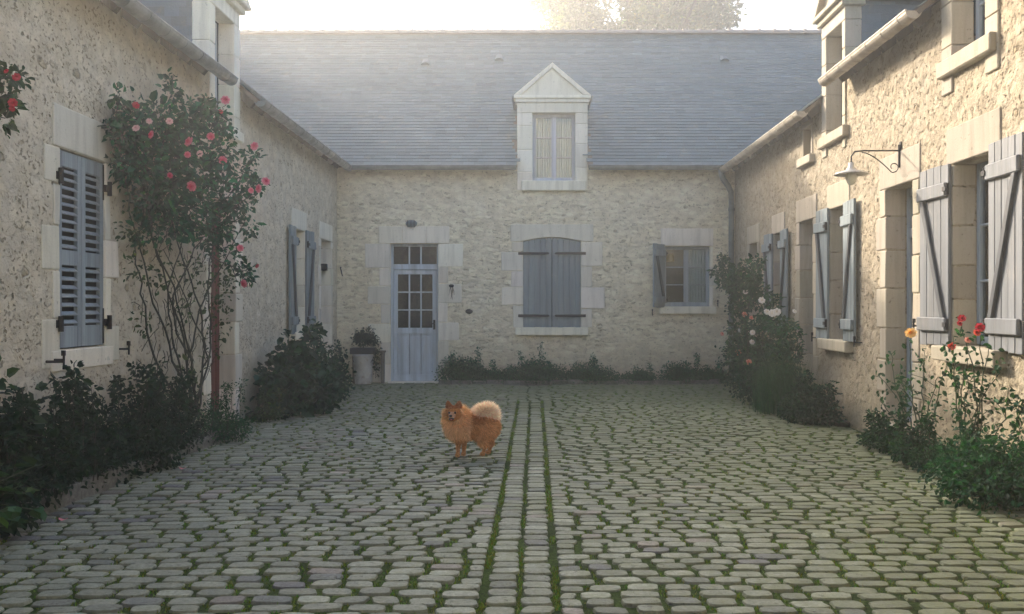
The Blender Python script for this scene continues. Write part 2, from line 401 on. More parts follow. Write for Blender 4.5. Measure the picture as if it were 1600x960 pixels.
JOINTS = []
def cobbles():
    V = []; F_ = []; C = []
    n = 16
    ang = np.linspace(0, 2 * np.pi, n, endpoint=False) + np.pi / 16
    def stone(cx, cy, w, h, tilt):
        p = 7.0 if random.random() < .75 else 4.5
        ct, st_ = np.cos(ang), np.sin(ang)
        rr = (np.abs(ct) ** p + np.abs(st_) ** p) ** (-1 / p)
        j = 1 + RNG.normal(0, .022, n)
        ox = ct * rr * w / 2 * j; oy = st_ * rr * h / 2 * j
        sk = random.gauss(0, .05); ox = ox + oy * random.gauss(0, .12); oy = oy + ox * sk
        z0 = float(undul(cx, cy)) + random.gauss(0, .0025)
        tx, ty = random.gauss(0, tilt), random.gauss(0, tilt)
        dome = random.uniform(.003, .006)
        b = len(V)
        for sc, zz in ((1.0, -.06), (1.0, -.010), (.985, -.002), (.94, dome * .6), (.5, dome)):
            for k in range(n):
                x, y = ox[k] * sc, oy[k] * sc
                V.append((cx + x, cy + y, z0 + zz + x * tx + y * ty))
        V.append((cx, cy, z0 + dome))
        for r in range(4):
            for k in range(n):
                F_.append((b + r * n + k, b + r * n + (k + 1) % n, b + (r + 1) * n + (k + 1) % n, b + (r + 1) * n + k))
        for k in range(n):
            F_.append((b + 4 * n + k, b + 4 * n + (k + 1) % n, b + 5 * n))
        v = random.gauss(.25, .04); q = random.random()
        base = np.array([v * .93, v * .99, v * .76])
        if q < .05: base = np.array([v * 1.0, v * .91, v * .78])
        elif q < .2: base = base * .82
        elif q > .93: base = base * 1.18
        C.extend([tuple(np.clip(base, .15, .55))] * (5 * n + 1))
    y = 2.3
    while y < YB - .06:
        dy = random.uniform(.108, .122)
        for sx, lim, sg in ((-.272, XL + .05, -1), (.124, XR - .05, 1)):
            x = sx + (0 if random.random() < .5 else sg * 0)
            first = True
            while sg * (lim - x) > .04:
                w = random.uniform(.120, .200)
                if first and random.random() < .5: w *= .62
                first = False
                gap = random.uniform(.016, .044)
                cx = x + sg * w / 2
                wob = .010 * math.sin(cx * 1.9 + y * .35) + .016 * math.sin(cx * .7)
                if sg * (lim - (x + sg * w)) > -.02:
                    stone(cx, y + dy / 2 + wob + random.gauss(0, .004), w - .006, dy - random.uniform(.016, .027), .012)
                JOINTS.append((x + sg * (w + gap / 2), y + dy / 2 + wob, gap, dy)); x += sg * (w + gap)
        y += dy
    y = 2.3
    while y < 14.0:
        d1 = random.uniform(.112, .140)
        for cx, w in ((-.163, .142), (.012, .146)):
            stone(cx + random.gauss(0, .005), y + d1 / 2 + random.gauss(0, .006), w * random.uniform(.93, 1.03), d1 - random.uniform(.018, .028), .010)
        y += d1
    while y < YB - .06:
        d1 = random.uniform(.118, .134)
        x = -.29
        while x < .1:
            w = random.uniform(.12, .19); stone(x + w / 2, y + d1 / 2, w - .01, d1 - .016, .02); x += w + .02
        y += d1
    me = bpy.data.meshes.new('courtyard_paving'); me.from_pydata(V, [], F_); me.materials.append(M['cobble'])
    at = me.attributes.new('col', 'FLOAT_COLOR', 'POINT'); a = np.ones((len(V), 4), np.float32); a[:, :3] = C; at.data.foreach_set('color', a.ravel())
    me.polygons.foreach_set('use_smooth', [True] * len(me.polygons)); me.set_sharp_from_angle(angle=R(38))
    o = bpy.data.objects.new('courtyard_paving', me); COL.objects.link(o); tag(o, kind='structure')
cobbles()

def moss():
    # undulating sheet just under the stone tops, plus short blades standing in the joints
    nx, ny = 60, 130
    xs = np.linspace(XL + .01, XR - .01, nx); ys = np.linspace(.5, YB - .01, ny)
    X, Y = np.meshgrid(xs, ys); Z = undul(X, Y) - .0105
    V = np.stack([X, Y, Z], -1).reshape(-1, 3)
    i = np.arange((ny - 1) * (nx - 1)); r, c = i // (nx - 1), i % (nx - 1)
    F_ = np.stack([r * nx + c, r * nx + c + 1, (r + 1) * nx + c + 1, (r + 1) * nx + c], 1)
    tag(np_mesh('moss_ground', V, F_, 4, M['moss'], smooth=True), kind='structure')
    P = []; k = 0
    for (x0, w, k) in ((-.254, .020, 4200), (-.076, .016, 2800), (.105, .022, 4600)):
        yy = 2.4 + 12 * RNG.random(k) ** 1.4
        keep = np.array([noise.noise((x0 * 9, q * 1.6, 0)) > -.08 for q in yy])
        yy = yy[keep]
        P.append(np.stack([x0 + RNG.normal(0, w * .5, len(yy)), yy], 1))
    J = np.array(JOINTS); J = J[J[:, 2] > .02]; rp = RNG.integers(0, len(J), 46000); J = J[rp]
    q = np.stack([J[:, 0] + (RNG.random(len(J)) - .5) * (J[:, 2] + .006), J[:, 1] + (RNG.random(len(J)) - .5) * J[:, 3] * 1.1], 1)
    keep = np.array([noise.noise((a * 1.3, b * 1.3, 7.7)) + .5 * noise.noise((a * 5, b * 5, 1)) > -.3 for a, b in q])
    P.append(q[keep])
    k = 12000
    q = np.stack([RNG.uniform(XL + .3, XR - .3, k), 2.4 + 13 * RNG.random(k) ** 1.5], 1)
    keep = np.array([noise.noise((a * 2.2, b * 2.2, 3.3)) + .25 * noise.noise((a * 9, b * 9, 1)) > .12 for a, b in q])
    P.append(q[keep])
    P = np.concatenate(P); n = len(P)
    z = undul(P[:, 0], P[:, 1]) - .011
    B = np.stack([P[:, 0], P[:, 1], z], 1)
    th = RNG.uniform(0, 2 * np.pi, n); h = RNG.uniform(.006, .021, n); lean = RNG.uniform(0, .012, n); w = RNG.uniform(.003, .007, n)
    t = np.stack([np.cos(th), np.sin(th), np.zeros(n)], 1); s_ = np.stack([-np.sin(th), np.cos(th), np.zeros(n)], 1)
    A1 = B + s_ * w[:, None]; A2 = B - s_ * w[:, None]; T = B + t * lean[:, None]; T[:, 2] += h
    V = np.stack([A1, A2, T], 1).reshape(-1, 3)
    gcol = np.stack([RNG.uniform(.07, .17, n), RNG.uniform(.12, .23, n), RNG.uniform(.018, .045, n)], 1)
    tag(np_mesh('moss', V, np.arange(3 * n).reshape(n, 3), 3, M['leaf_s'], col=np.repeat(gcol, 3, 0)), kind='stuff')
moss()

# ------------------------------------------------------------------ walls, surrounds, openings
def solid_wall(mb, F, a0, a1, z0, z1, th, holes, d_out=0.0):
    As = sorted({a0, a1, *[h[0] for h in holes], *[h[1] for h in holes]}); Zs = sorted({z0, z1, *[h[2] for h in holes], *[h[3] for h in holes]})
    As = [x for x in As if a0 <= x <= a1]; Zs = [x for x in Zs if z0 <= x <= z1]
    def full(i, j):
        if i < 0 or j < 0 or i >= len(As) - 1 or j >= len(Zs) - 1: return False
        ca, cz = (As[i] + As[i + 1]) / 2, (Zs[j] + Zs[j + 1]) / 2
        return not any(h[0] < ca < h[1] and h[2] < cz < h[3] for h in holes)
    idx = {}
    def vid(i, j, k):
        key = (i, j, k)
        if key not in idx:
            idx[key] = len(mb.v); mb.v.append(tuple(F(As[i], Zs[j], d_out if k == 0 else d_out - th))); mb.col.append(mb.c)
        return idx[key]
    for i in range(len(As) - 1):
        for j in range(len(Zs) - 1):
            if not full(i, j): continue
            q = [(vid(i, j, 0), vid(i + 1, j, 0), vid(i + 1, j + 1, 0), vid(i, j + 1, 0)), (vid(i, j, 1), vid(i, j + 1, 1), vid(i + 1, j + 1, 1), vid(i + 1, j, 1))]
            if not full(i - 1, j): q.append((vid(i, j, 0), vid(i, j + 1, 0), vid(i, j + 1, 1), vid(i, j, 1)))
            if not full(i + 1, j): q.append((vid(i + 1, j, 0), vid(i + 1, j, 1), vid(i + 1, j + 1, 1), vid(i + 1, j + 1, 0)))
            if not full(i, j - 1): q.append((vid(i, j, 0), vid(i, j, 1), vid(i + 1, j, 1), vid(i + 1, j, 0)))
            if not full(i, j + 1): q.append((vid(i, j + 1, 0), vid(i + 1, j + 1, 0), vid(i + 1, j + 1, 1), vid(i, j + 1, 1)))
            mb.f += q; mb.mi += [0] * len(q)

def shade():
    v = random.uniform(.80, 1.06); return (v, v * random.uniform(.97, 1.01), v * random.uniform(.93, 1.0))

def surround(parent, F, a0, a1, z0, z1, mat, lintel=None, sill=None, wide=(.16, .32), proud=.012, depth=.2, start=0, arch=0.0, sill_out=.07, pieces=1, bottom=None):
    """toothed jamb stones both sides, lintel over, sill under; one mesh each"""
    m = MB()
    zb = z0 if bottom is None else bottom
    lh = .31 if lintel is None else lintel
    for side, (ae, sg) in enumerate(((a0, -1), (a1, 1))):
        z = zb; k = start + side * 0
        while z < z1 - .02:
            h = min(random.uniform(.30, .42), z1 - z)
            if z1 - (z + h) < .12: h = z1 - z
            w = wide[k % 2] * random.uniform(.9, 1.1)
            m.c = shade()
            p = proud + random.uniform(-.004, .004)
            lo, hi = (ae - w, ae + .004) if sg < 0 else (ae - .004, ae + w)
            m.box(F, lo, hi, z + .004, z + h - .004, -depth, p, j=.005)
            z += h; k += 1
    # lintel
    ov = wide[0] * 1.15
    cuts = [a0 - ov + (a1 - a0 + 2 * ov) * i / pieces for i in range(pieces + 1)]
    for i in range(pieces):
        m.c = shade()
        lo, hi = cuts[i] + .003, cuts[i + 1] - .003
        if arch:
            n = 10; top = []; bot = []
            for q in range(n + 1):
                a = lo + (hi - lo) * q / n
                tt = (a - (a0 + a1) / 2) / ((a1 - a0) / 2)
                zb2 = z1 + .004 if abs(tt) >= 1 else z1 + .004 + arch * (1 - tt * tt)
                bot.append((a, zb2)); top.append((a, z1 + lh + arch))
            poly = bot + top[::-1]
            m.prism([F(a, z, -depth) for a, z in poly], [F(a, z, proud) for a, z in poly])
        else:
            m.box(F, lo, hi, z1 + .004, z1 + lh, -depth, proud + .003, j=.003)
    m.build('stone_surround', mat, parent, bevel=.012, col=True, seg=2)
    if sill:
        m = MB(); m.c = shade()
        sa0, sa1, szh = sill
        m.box(F, sa0, sa1, z0 - szh, z0, -.24, sill_out, j=.006)
        m.build('window_sill', mat, parent, bevel=.014, col=True, seg=2)

def window_unit(parent, F, a0, a1, z0, z1, d, mat, rows=3, cols=2, split=True, fw=.055, mw=.022, name='window', th=.05):
    f = MB()
    f.box(F, a0, a0 + fw, z0, z1, d - th, d); f.box(F, a1 - fw, a1, z0, z1, d - th, d)
    f.box(F, a0 + fw, a1 - fw, z1 - fw, z1, d - th, d); f.box(F, a0 + fw, a1 - fw, z0, z0 + fw * 1.3, d - th, d + .006)
    mid = (a0 + a1) / 2
    if split: f.box(F, mid - fw * .75, mid + fw * .75, z0 + fw * 1.3, z1 - fw, d - th, d + .008)
    for r in range(1, rows):
        z = z0 + fw * 1.3 + (z1 - z0 - 2.3 * fw) * r / rows
        if split:
            f.box(F, a0 + fw, mid - fw * .75, z - mw / 2, z + mw / 2, d - th * .8, d - .006); f.box(F, mid + fw * .75, a1 - fw, z - mw / 2, z + mw / 2, d - th * .8, d - .006)
        else: f.box(F, a0 + fw, a1 - fw, z - mw / 2, z + mw / 2, d - th * .8, d - .006)
    for c in range(1, cols):
        if split and cols == 2: break
        a = a0 + fw + (a1 - a0 - 2 * fw) * c / cols
        f.box(F, a - mw / 2, a + mw / 2, z0 + fw * 1.3, z1 - fw, d - th * .8 - .001, d - .009)
    w = f.build(name, mat, parent, bevel=.005)
    p = MB(); p.box(F, a0 + fw * .8, a1 - fw * .8, z0 + fw, z1 - fw * .8, d - th * .6 - .004, d - th * .6)
    p.build('pane', M['glass'], w)
    return w

def plank_leaf(parent, F, hinge, sgn, width, z0, z1, ang, mat, brace=True, straps=False, boards=4, d0=.02, bmat=None, top_arch=None, batten_ends=.0):
    """a ledged and braced shutter leaf hung at 'hinge', opening towards sgn along the wall, ang degrees off the wall"""
    e1 = (F.ea * sgn * math.cos(R(ang)) + F.ed * math.sin(R(ang))).normalized()
    e3 = (F.ed * math.cos(R(ang)) - F.ea * sgn * math.sin(R(ang))).normalized()
    G = Fr(F(hinge, 0, d0), e1, F.ez, e3)
    b = MB()
    bw = width / boards
    for i in range(boards):
        x0, x1 = i * bw + .003, (i + 1) * bw - .003
        dz = random.uniform(-.008, .008)
        if top_arch:
            n = 4; pts = []
            for q in range(n + 1):
                x = x0 + (x1 - x0) * q / n; pts.append((x, z1 + top_arch(hinge + sgn * x)))
            poly = [(x0, z0 + dz), (x1, z0 + dz)] + pts[::-1]
            b.prism([G(x, z, 0) for x, z in poly], [G(x, z, .027) for x, z in poly])
        else:
            b.box(G, x0, x1, z0 + dz, z1 + dz * .6, 0, .027 + random.uniform(-.002, .002))
    b.box(G, .004, width - .004, z0 + .02, z1 - .02, -.004, .012)
    leaf = b.build('shutter', mat, parent, bevel=.004)
    H = z1 - z0
    if brace:
        zs = (z0 + .12 * H, z1 - .14 * H)
        bh = .062
        for zc in zs:
            k = MB(); k.box(G, .01, width - .01 + batten_ends, zc - bh, zc + bh, .029, .064, j=.002); k.build('batten', mat, leaf, bevel=.008)
        k = MB(); wb = .035
        p = [(.04, zs[0] + bh), (.04 + 2 * wb, zs[0] + bh), (width - .05, zs[1] - bh), (width - .05 - 2 * wb, zs[1] - bh)]
        k.prism([G(x, z, .029) for x, z in p], [G(x, z, .058) for x, z in p]); k.build('brace', bmat or M['brace'], leaf, bevel=.005)
        for zc in zs:
            k = MB(); k.box(G, -.03, .03, zc - .02, zc + .02, .066, .074)
            k.tube([G(-.02, zc - .05, .05), G(-.02, zc + .05, .05)], .014, 8)
            k.build('hinge', M['iron'], leaf)
    if straps:
        for zc in (z0 + .135 * H, z1 - .135 * H):
            k = MB()
            L = width * .88
            p = [(-.09, zc - .026), (L, zc - .02), (L + .02, zc), (L, zc + .02), (-.09, zc + .026)]
            k.prism([G(x, z, .060) for x, z in p], [G(x, z, .072) for x, z in p])
            k.tube([G(-.02, zc - .045, .034), G(-.02, zc + .045, .034)], .016, 8)
            for q in (.15, .45, .75): k.tube([G(L * q, zc, .026), G(L * q, zc, .078)], .011, 6)
            k.build('strap_hinge', M['iron'], leaf)
    return leaf

def shutter_dog(parent, F, a, z):
    k = MB(); k.tube([F(a, z, 0), F(a, z, .09)], .008, 6); k.tube([F(a, z - .05, .09), F(a, z + .05, .09)], .009, 6); k.box(F, a - .012, a + .012, z + .03, z + .07, .075, .1)
    k.build('shutter_dog', M['iron'], parent)


# ---- roofs
def slates(mb, F, a0, a1, L, holes, row=.1, wid=.2, lift=.011):
    n = int(L / row)
    for r in range(n):
        z0, z1 = r * row, (r + 1) * row + .012
        a = a0 - (r % 2) * wid / 2 - random.uniform(0, .02)
        while a < a1:
            w = wid * random.uniform(.94, 1.06)
            x0, x1 = max(a, a0) + .0015, min(a + w, a1) - .0015
            a += w
            if x1 - x0 < .02: continue
            c = (x0 + x1) / 2
            if any(h[0] < c < h[1] and h[2] - .01 < (z0 + .05) < h[3] for h in holes): continue
            v = random.gauss(1, .09) * (1.3 if random.random() < .01 else 1); mb.c = (v * random.uniform(.94, 1.04), v, v * random.uniform(.97, 1.05))
            t = random.uniform(-.002, .003); lf = lift + random.uniform(-.002, .004)
            dz = random.uniform(-.003, .003)
            mb.add([F(x0, z0 + dz, lf), F(x1, z0 + dz, lf + t), F(x1, z1, .001), F(x0, z1, .001), F(x0, z0 + dz, lf - .008), F(x1, z0 + dz, lf + t - .008)],
                   [(0, 1, 2, 3), (4, 5, 1, 0)])

def gutter(parent, F, a0, a1, z, d, mat, r=.075, step=.42, name='gutter', rings=True):
    """half-round gutter along F's a axis at height z, d out from the wall"""
    m = MB(); n = 9
    def prof(rr): return [(d - rr * math.cos(math.pi * k / n), z - rr * math.sin(math.pi * k / n)) for k in range(n + 1)]
    po, pi_ = prof(r), prof(r - .006)
    poly = po + pi_[::-1]
    m.prism([F(a0, zz, dd) for dd, zz in poly], [F(a1, zz, dd) for dd, zz in poly])
    # rolled front lip and end caps
    m.tube([F(a0, z + .004, d + r - .004), F(a1, z + .004, d + r - .004)], .011, 8)
    for ae in (a0, a1):
        s = -.003 if ae == a0 else .003
        m.prism([F(ae, zz, dd) for dd, zz in po], [F(ae + s, zz, dd) for dd, zz in po])
    if rings:
        a = a0 + .2
        while a < a1:
            q = prof(r + .006)
            m.prism([F(a, zz, dd) for dd, zz in q + prof(r + .001)[::-1]], [F(a + .028, zz, dd) for dd, zz in q + prof(r + .001)[::-1]])
            a += step
    return m.build(name, mat, parent, smooth=False)

def roof(parent, F, a0, a1, rise_dir, slope, run, z_e, over, holes_ad, mat=None):
    """pitched roof slope. F wall frame; holes_ad = [(a0,a1)] where a wall dormer breaks the eave up to slope length hl"""
    th = math.atan(slope); L = run / math.cos(th)
    ez = (F.ez * math.sin(th) - F.ed * math.cos(th)); en = (F.ez * math.cos(th) + F.ed * math.sin(th))
    G = Fr(F(0, z_e, over), F.ea, ez, en)
    holes = [(h[0], h[1], -1, h[2]) for h in holes_ad]
    deck = MB(); solid_wall(deck, G, a0, a1, 0.0, L, .05, [(h[0], h[1], 0.0, h[3]) for h in holes], d_out=-.004)
    rf = deck.build('roof', M['wood'], parent)
    s = MB(); slates(s, G, a0, a1, L + .02, holes)
    so = s.build('slates', mat or M['slate'], rf, col=True, fix=False)
    # rafter tails under the overhang
    a = max(a0, -9) + .2
    while a < min(a1, 17.1):
        if not any(h[0] - .08 < a < h[1] + .08 for h in holes) and (F is not FB or abs(a) < 3.6):
            t = MB(); t.box(G, a - .035, a + .035, .06, over / math.cos(th) + .25, -.15, -.06); t.build('eave_rafter', M['wood'], rf)
        a += .42
    return rf, G, L

# ------------------------------------------------------------------ the three houses
def pediment(mb, F, a0, a1, z, h, d0, d1, out=.05):
    am = (a0 + a1) / 2
    poly = [(a0 - out, z), (a1 + out, z), (am, z + h)]
    mb.prism([F(a, q, d0) for a, q in poly], [F(a, q, d1) for a, q in poly])

def wall_dormer(parent, F, a0, a1, oa0, oa1, oz0, oz1, ztop, zsill, eave_z, slope, mat, wmat, ped=.6, rows=3, frame_d=-.19, cheek_from=.18, corn=.06, zbase=None, back=2.2, faint=False):
    """stone dormer rising off the wall head: two piers, lintel, cornice, gable, slate cheeks and little roof"""
    zbase = zbase if zbase is not None else oz0 - .02
    D = MB(); pr = .02
    for (x0, x1) in ((a0, oa0), (oa1, a1)):
        z = zbase; k = 0
        while z < oz1 - .02:
            h = min(random.uniform(.33, .46), oz1 - z)
            if oz1 - z - h < .15: h = oz1 - z
            D.c = shade(); D.box(F, x0, x1, z + .002, z + h - .002, -cheek_from, pr, j=.0015); z += h
    D.c = shade(); D.box(F, a0, a1, oz1 + .003, ztop, -cheek_from, pr, j=.0015)
    # cornice in two steps
    D.c = shade(); D.box(F, a0 - corn * .5, a1 + corn * .5, ztop + .002, ztop + .07, -cheek_from - .03, pr + corn * .5)
    D.c = shade(); D.box(F, a0 - corn, a1 + corn, ztop + .072, ztop + .13, -cheek_from - .05, pr + corn)
    D.c = shade(); pediment(D, F, a0, a1, ztop + .133, ped, -cheek_from, pr + .012, out=corn * .4)
    # raking mouldings
    am = (a0 + a1) / 2
    for sg in (-1, 1):
        e = a0 - corn if sg < 0 else a1 + corn
        p = [(e, ztop + .133), (e - sg * .13, ztop + .133), (am, ztop + .133 + ped - .06), (am, ztop + .133 + ped + .04)]
        D.prism([F(a, q, -cheek_from) for a, q in p], [F(a, q, pr + corn * .9) for a, q in p])
    dm = D.build('dormer', mat, parent, bevel=.008, col=True)
    s = MB(); s.c = shade(); s.box(F, oa0 - .2, oa1 + .2, zsill, oz0, -.22, .075, j=.004); s.build('window_sill', mat, dm, bevel=.012, col=True)
    window_unit(dm, F, oa0, oa1, oz0, oz1, frame_d, wmat, rows=rows, name='dormer_window', fw=.06)
    # cheeks: slate hung triangles that run back to the roof
    for ae, sg in ((a0 + .03, -1), (a1 - .03, 1)):
        ck = MB()
        z = eave_z - .1
        while z < ztop + .05:
            zt = min(z + .11, ztop + .05)
            dmax = (zt - eave_z) / slope + .35
            x = cheek_from - .02; rr = int((z - eave_z) / .11)
            x -= (rr % 2) * .08
            while x < dmax:
                w = .17; v = random.gauss(1, .12); ck.c = (v, v, v * 1.03)
                xa, xb = max(x, cheek_from - .02), x + w - .003
                if xb - xa > .01:
                    o1, o2 = ae + sg * .014, ae + sg * .004
                    ck.add([F(o1, z, -xa), F(o1, z, -xb), F(o2, zt + .01, -xb), F(o2, zt + .01, -xa), F(o2 - sg * .03, z, -xa), F(o2 - sg * .03, z, -xb)], [(0, 1, 2, 3), (4, 5, 1, 0)])
                x += w
            z += .11
        # boarding behind the slates
        ck.c = (.8, .8, .8)
        p = [(cheek_from - .03, eave_z - .25), (cheek_from - .03, ztop + .05), ((ztop - eave_z) / slope + .45, ztop + .05), (.6, eave_z - .25)]
        ck.prism([F(ae - sg * .0, q, -dd) for dd, q in p], [F(ae - sg * .05, q, -dd) for dd, q in p])
        ck.build('cheek', M['slate_d'], dm, col=True, fix=False)
    # dormer roof
    rf = MB()
    for sg in (-1, 1):
        e = (a0 if sg < 0 else a1) + sg * (corn + .03); ze = ztop + .10
        p0 = F(e, ze, pr + .03); p1 = F(am, ze + ped + .06, pr + .03)
        Lr = (Vector(p1) - Vector(p0)); L = Lr.length; ezz = Lr.normalized(); ea = -F.ed
        en = ezz.cross(ea); en = en if en.z > 0 else -en
        G = Fr(p0, ea, ezz, en)
        dl = (ze + ped - eave_z) / slope + .3
        slates(rf, G, 0.0, dl, L, [], row=.11)
        rf.c = (.7, .7, .7); rf.box(G, 0, dl, 0, L, -.03, -.002)
    rf.build('dormer_roof', M['slate'], dm, col=True, fix=False)
    return dm

def ridge(parent, P0, P1, mat, r=.1, step=.33):
    m = MB(); P0, P1 = Vector(P0), Vector(P1); d = (P1 - P0).normalized(); n = int((P1 - P0).length / step)
    side = d.cross(Vector((0, 0, 1))).normalized()
    for i in range(n):
        a = P0 + d * (i * step); b = a + d * (step * .985)
        for (p, q, rr) in ((a, b, r), (b - d * .05, b + d * .02, r + .022)):
            def ring(c, rr): return [c + side * (math.cos(t) * rr * 1.25) + Vector((0, 0, math.sin(t) * rr - .035)) for t in np.linspace(0, math.pi, 8)]
            m.prism(ring(p, rr), ring(q, rr))
    return m.build('ridge', mat, parent)
M['ridge'] = simple('ridge_tile', (.33, .27, .22), .85)

# ---- shaded wing (left in the photo)
house_l = empty('stone_house', (-7.5, 8, 0), 'shaded stone wing with louvred blue shutters and climbing rose on its wall', 'house')
L_op = {'G': (7.15, 7.92, 1.07, 2.63), 'H': (10.5, 11.35, 0.0, 2.65), 'I': (14.1, 14.74, 1.02, 2.6), 'J': (15.88, 16.66, 0.0, 2.57)}
dl_ = (10.41, 11.49)
w = MB(); solid_wall(w, FL, -6, YB - .002, -.05, 4.09, .5, list(L_op.values()) + [(dl_[0] + .02, dl_[1] - .02, 3.5, 4.3)])
w.box(W0, -11.8, -11.3, -.05, 4.0, -6, 21); 
w.add([(XL, -6.0, -.05), (-11.8, -6.0, -.05), (-11.8, -6.0, 4.0), (-7.6, -6.0, 7.25), (XL, -6.0, 4.0)], [(0, 1, 2, 3, 4)])
w.build('wall', M['rub_l'], house_l)
SL = .80
rf, G, L = roof(house_l, FL, -6.2, 20.1, 1, SL, 4.2, 3.97, .25, [(dl_[0], dl_[1], 1.9)])
b = MB(); Gb = Fr((-11.99, 0, 3.97), (0, 1, 0), (math.cos(math.atan(SL)), 0, math.sin(math.atan(SL))), (-math.sin(math.atan(SL)), 0, math.cos(math.atan(SL))))
b.box(Gb, -6.2, 20.1, 0, 5.4, -.05, .002); b.build('rear_roof', M['slate_d'], house_l)
ridge(house_l, (-7.62, -6.2, 7.36), (-7.62, 20.1, 7.36), M['ridge'])
gutter(house_l, FL, -6, dl_[0] - .01, 3.955, .265, M['zinc'])
gutter(house_l, FL, dl_[1] + .01, YB - .22, 3.955, .265, M['zinc'])
wall_dormer(house_l, FL, dl_[0], dl_[1], 10.6, 11.27, 3.54, 4.84, 5.02, 3.42, 4.0, SL, M['stone'], M['winf'], ped=.55, zbase=3.3, corn=.11)
surround(house_l, FL, *L_op['G'], M['stone'], lintel=.33, wide=(.09, .24), start=1, bottom=.93)
surround(house_l, FL, *L_op['H'], M['stone'], lintel=.32, wide=(.15, .26))
surround(house_l, FL, *L_op['I'], M['stone'], lintel=.3, wide=(.12, .2), sill=(14.0, 14.85, .12))
surround(house_l, FL, *L_op['J'], M['stone'], lintel=.3, wide=(.1, .17))
# low flush sill of the louvred window
m = MB(); m.c = shade(); m.box(FL, 7.02, 8.05, .9, 1.068, -.24, .016, j=.003); m.build('window_sill', M['stone'], house_l, bevel=.008, col=True)
def louvre_leaf(parent, F, a0, a1, z0, z1, d):
    f = MB(); fw = .062; zm = z0 + (z1 - z0) * .46
    f.box(F, a0, a0 + fw, z0, z1, d - .035, d); f.box(F, a1 - fw, a1, z0, z1, d - .035, d)
    for (p, q) in ((z0, z0 + .17), (zm - .06, zm + .06), (z1 - .12, z1)): f.box(F, a0 + fw, a1 - fw, p, q, d - .034, d - .002)
    lf = f.build('louvred_shutter', M['shut_l'], parent, bevel=.004)
    for (p, q) in ((z0 + .17, zm - .06), (zm + .06, z1 - .12)):
        s = MB(); n = max(2, int(round((q - p) / .066)))
        for i in range(n):
            zc = p + (q - p) * (i + .5) / n + random.uniform(-.003, .003)
            pts = [(zc - .018, d - .002), (zc - .010, d + .002), (zc + .016, d - .030), (zc + .008, d - .034)]
            s.prism([F(a0 + fw, z, dd) for z, dd in pts], [F(a1 - fw, z, dd) for z, dd in pts])
        s.build('louvre', M['shut_l'], lf)
    return lf
ga0, ga1, gz0, gz1 = L_op['G']; gm = (ga0 + ga1) / 2
for (p, q, hs) in ((ga0 + .008, gm - .003, -1), (gm + .003, ga1 - .008, 1)):
    lf = louvre_leaf(house_l, FL, p, q, gz0 + .01, gz1 - .01, -.01)
    for zc in (gz0 + .2, gz1 - .22):
        k = MB(); ae = p if hs < 0 else q
        k.box(FL, ae - .02 - (.05 if hs < 0 else 0), ae + .02 + (.05 if hs > 0 else 0), zc - .03, zc + .03, .002, .02)
        k.tube([FL(ae + hs * .03, zc - .06, .03), FL(ae + hs * .03, zc + .06, .03)], .02, 8); k.build('hinge', M['iron'], lf)
    ae = p if hs < 0 else q - .02
    for (q0, q1) in ((gz0, gz0 + .34), (gz1 - .34, gz1)): k = MB(); k.box(FL, ae, ae + .02, q0 + .02, q1 - .02, -.008, -.004); k.build('strap', M['iron'], lf)
m = MB(); m.box(FL, 7.152, 7.918, 1.072, 2.628, -.075, -.06); m.build('dark_backing', M['dark'], house_l)  # near-black sheet painting the gloom between louvres; no second shutter here
shutter_dog(house_l, FL, 7.05, 1.0); shutter_dog(house_l, FL, 8.18, 1.03)
k = MB(); k.tube([FL(6.95, .99, 0), FL(6.95, .99, .14), FL(6.95, .94, .14), FL(7.0, .94, .16)], .011, 6); k.build('iron_hook', M['iron'], house_l)
# dark red door in a deep reveal
f = MB(); f.box(FL, 10.5, 11.35, .0, 2.65, -.27, -.21)
for q in np.linspace(10.55, 11.3, 6): f.box(FL, q - .06, q + .06, .05, 2.6, -.21, -.19)
dr = f.build('door', M['reddoor'], house_l, bevel=.004)
k = MB(); k.ball(FL(10.62, 1.05, -.16), .03, 6); k.build('handle', M['iron'], dr)
# two leaf open shutters of the far window
window_unit(house_l, FL, 14.1, 14.74, 1.03, 2.6, -.2, M['winf'])
plank_leaf(house_l, FL, 14.1, -1, .42, 1.0, 2.62, 2.5, M['shut'], boards=3)
plank_leaf(house_l, FL, 14.74, 1, .42, 1.0, 2.62, 2.5, M['shut'], boards=3)
f = MB(); f.box(FL, 15.88, 16.66, .0, 2.55, -.3, -.25); f.build('door', M['shut'], house_l, bevel=.004)
k = MB(); k.box(FL, 16.50, 16.64, 2.05, 2.17, -.24, -.05); k.build('bracket', M['iron'], house_l)

# ---- sunlit wing (right in the photo)
house_r = empty('stone_house', (7.5, 8, 0), 'sunlit golden stone wing with wall lantern and open braced shutters', 'house')
R_op = {'A': (7.48, 8.20, 1.06, 2.66), 'B': (9.08, 9.77, .2, 2.64), 'C': (11.02, 11.61, 1.0, 2.62), 'D': (12.33, 12.96, .0, 2.58), 'E': (13.86, 14.35, 1.0, 2.52), 'F': (15.4, 16.0, .0, 2.48)}
dr1 = (11.02, 11.92); dr2 = (7.38, 8.41)
w = MB(); solid_wall(w, FRt, -6, YB - .002, -.05, 4.04, .5, list(R_op.values()) + [(12.42, 12.78, 3.42, 3.84), (dr1[0] + .02, dr1[1] - .02, 3.5, 4.1), (dr2[0] + .02, dr2[1] - .02, 3.55, 4.3)])
w.box(FRt, -6, dr2[0], 4.04, 4.2, -.5, 0); w.box(FRt, dr2[1], dr1[0], 4.04, 4.2, -.5, 0)
w.box(W0, 11.3, 11.8, -.05, 4.0, -6, 21)
w.add([(XR, -6.0, -.05), (11.8, -6.0, -.05), (11.8, -6.0, 4.0), (7.6, -6.0, 7.1), (XR, -6.0, 4.0)], [(0, 1, 2, 3, 4)])
w.build('wall', M['rub_r'], house_r)
SR = .755
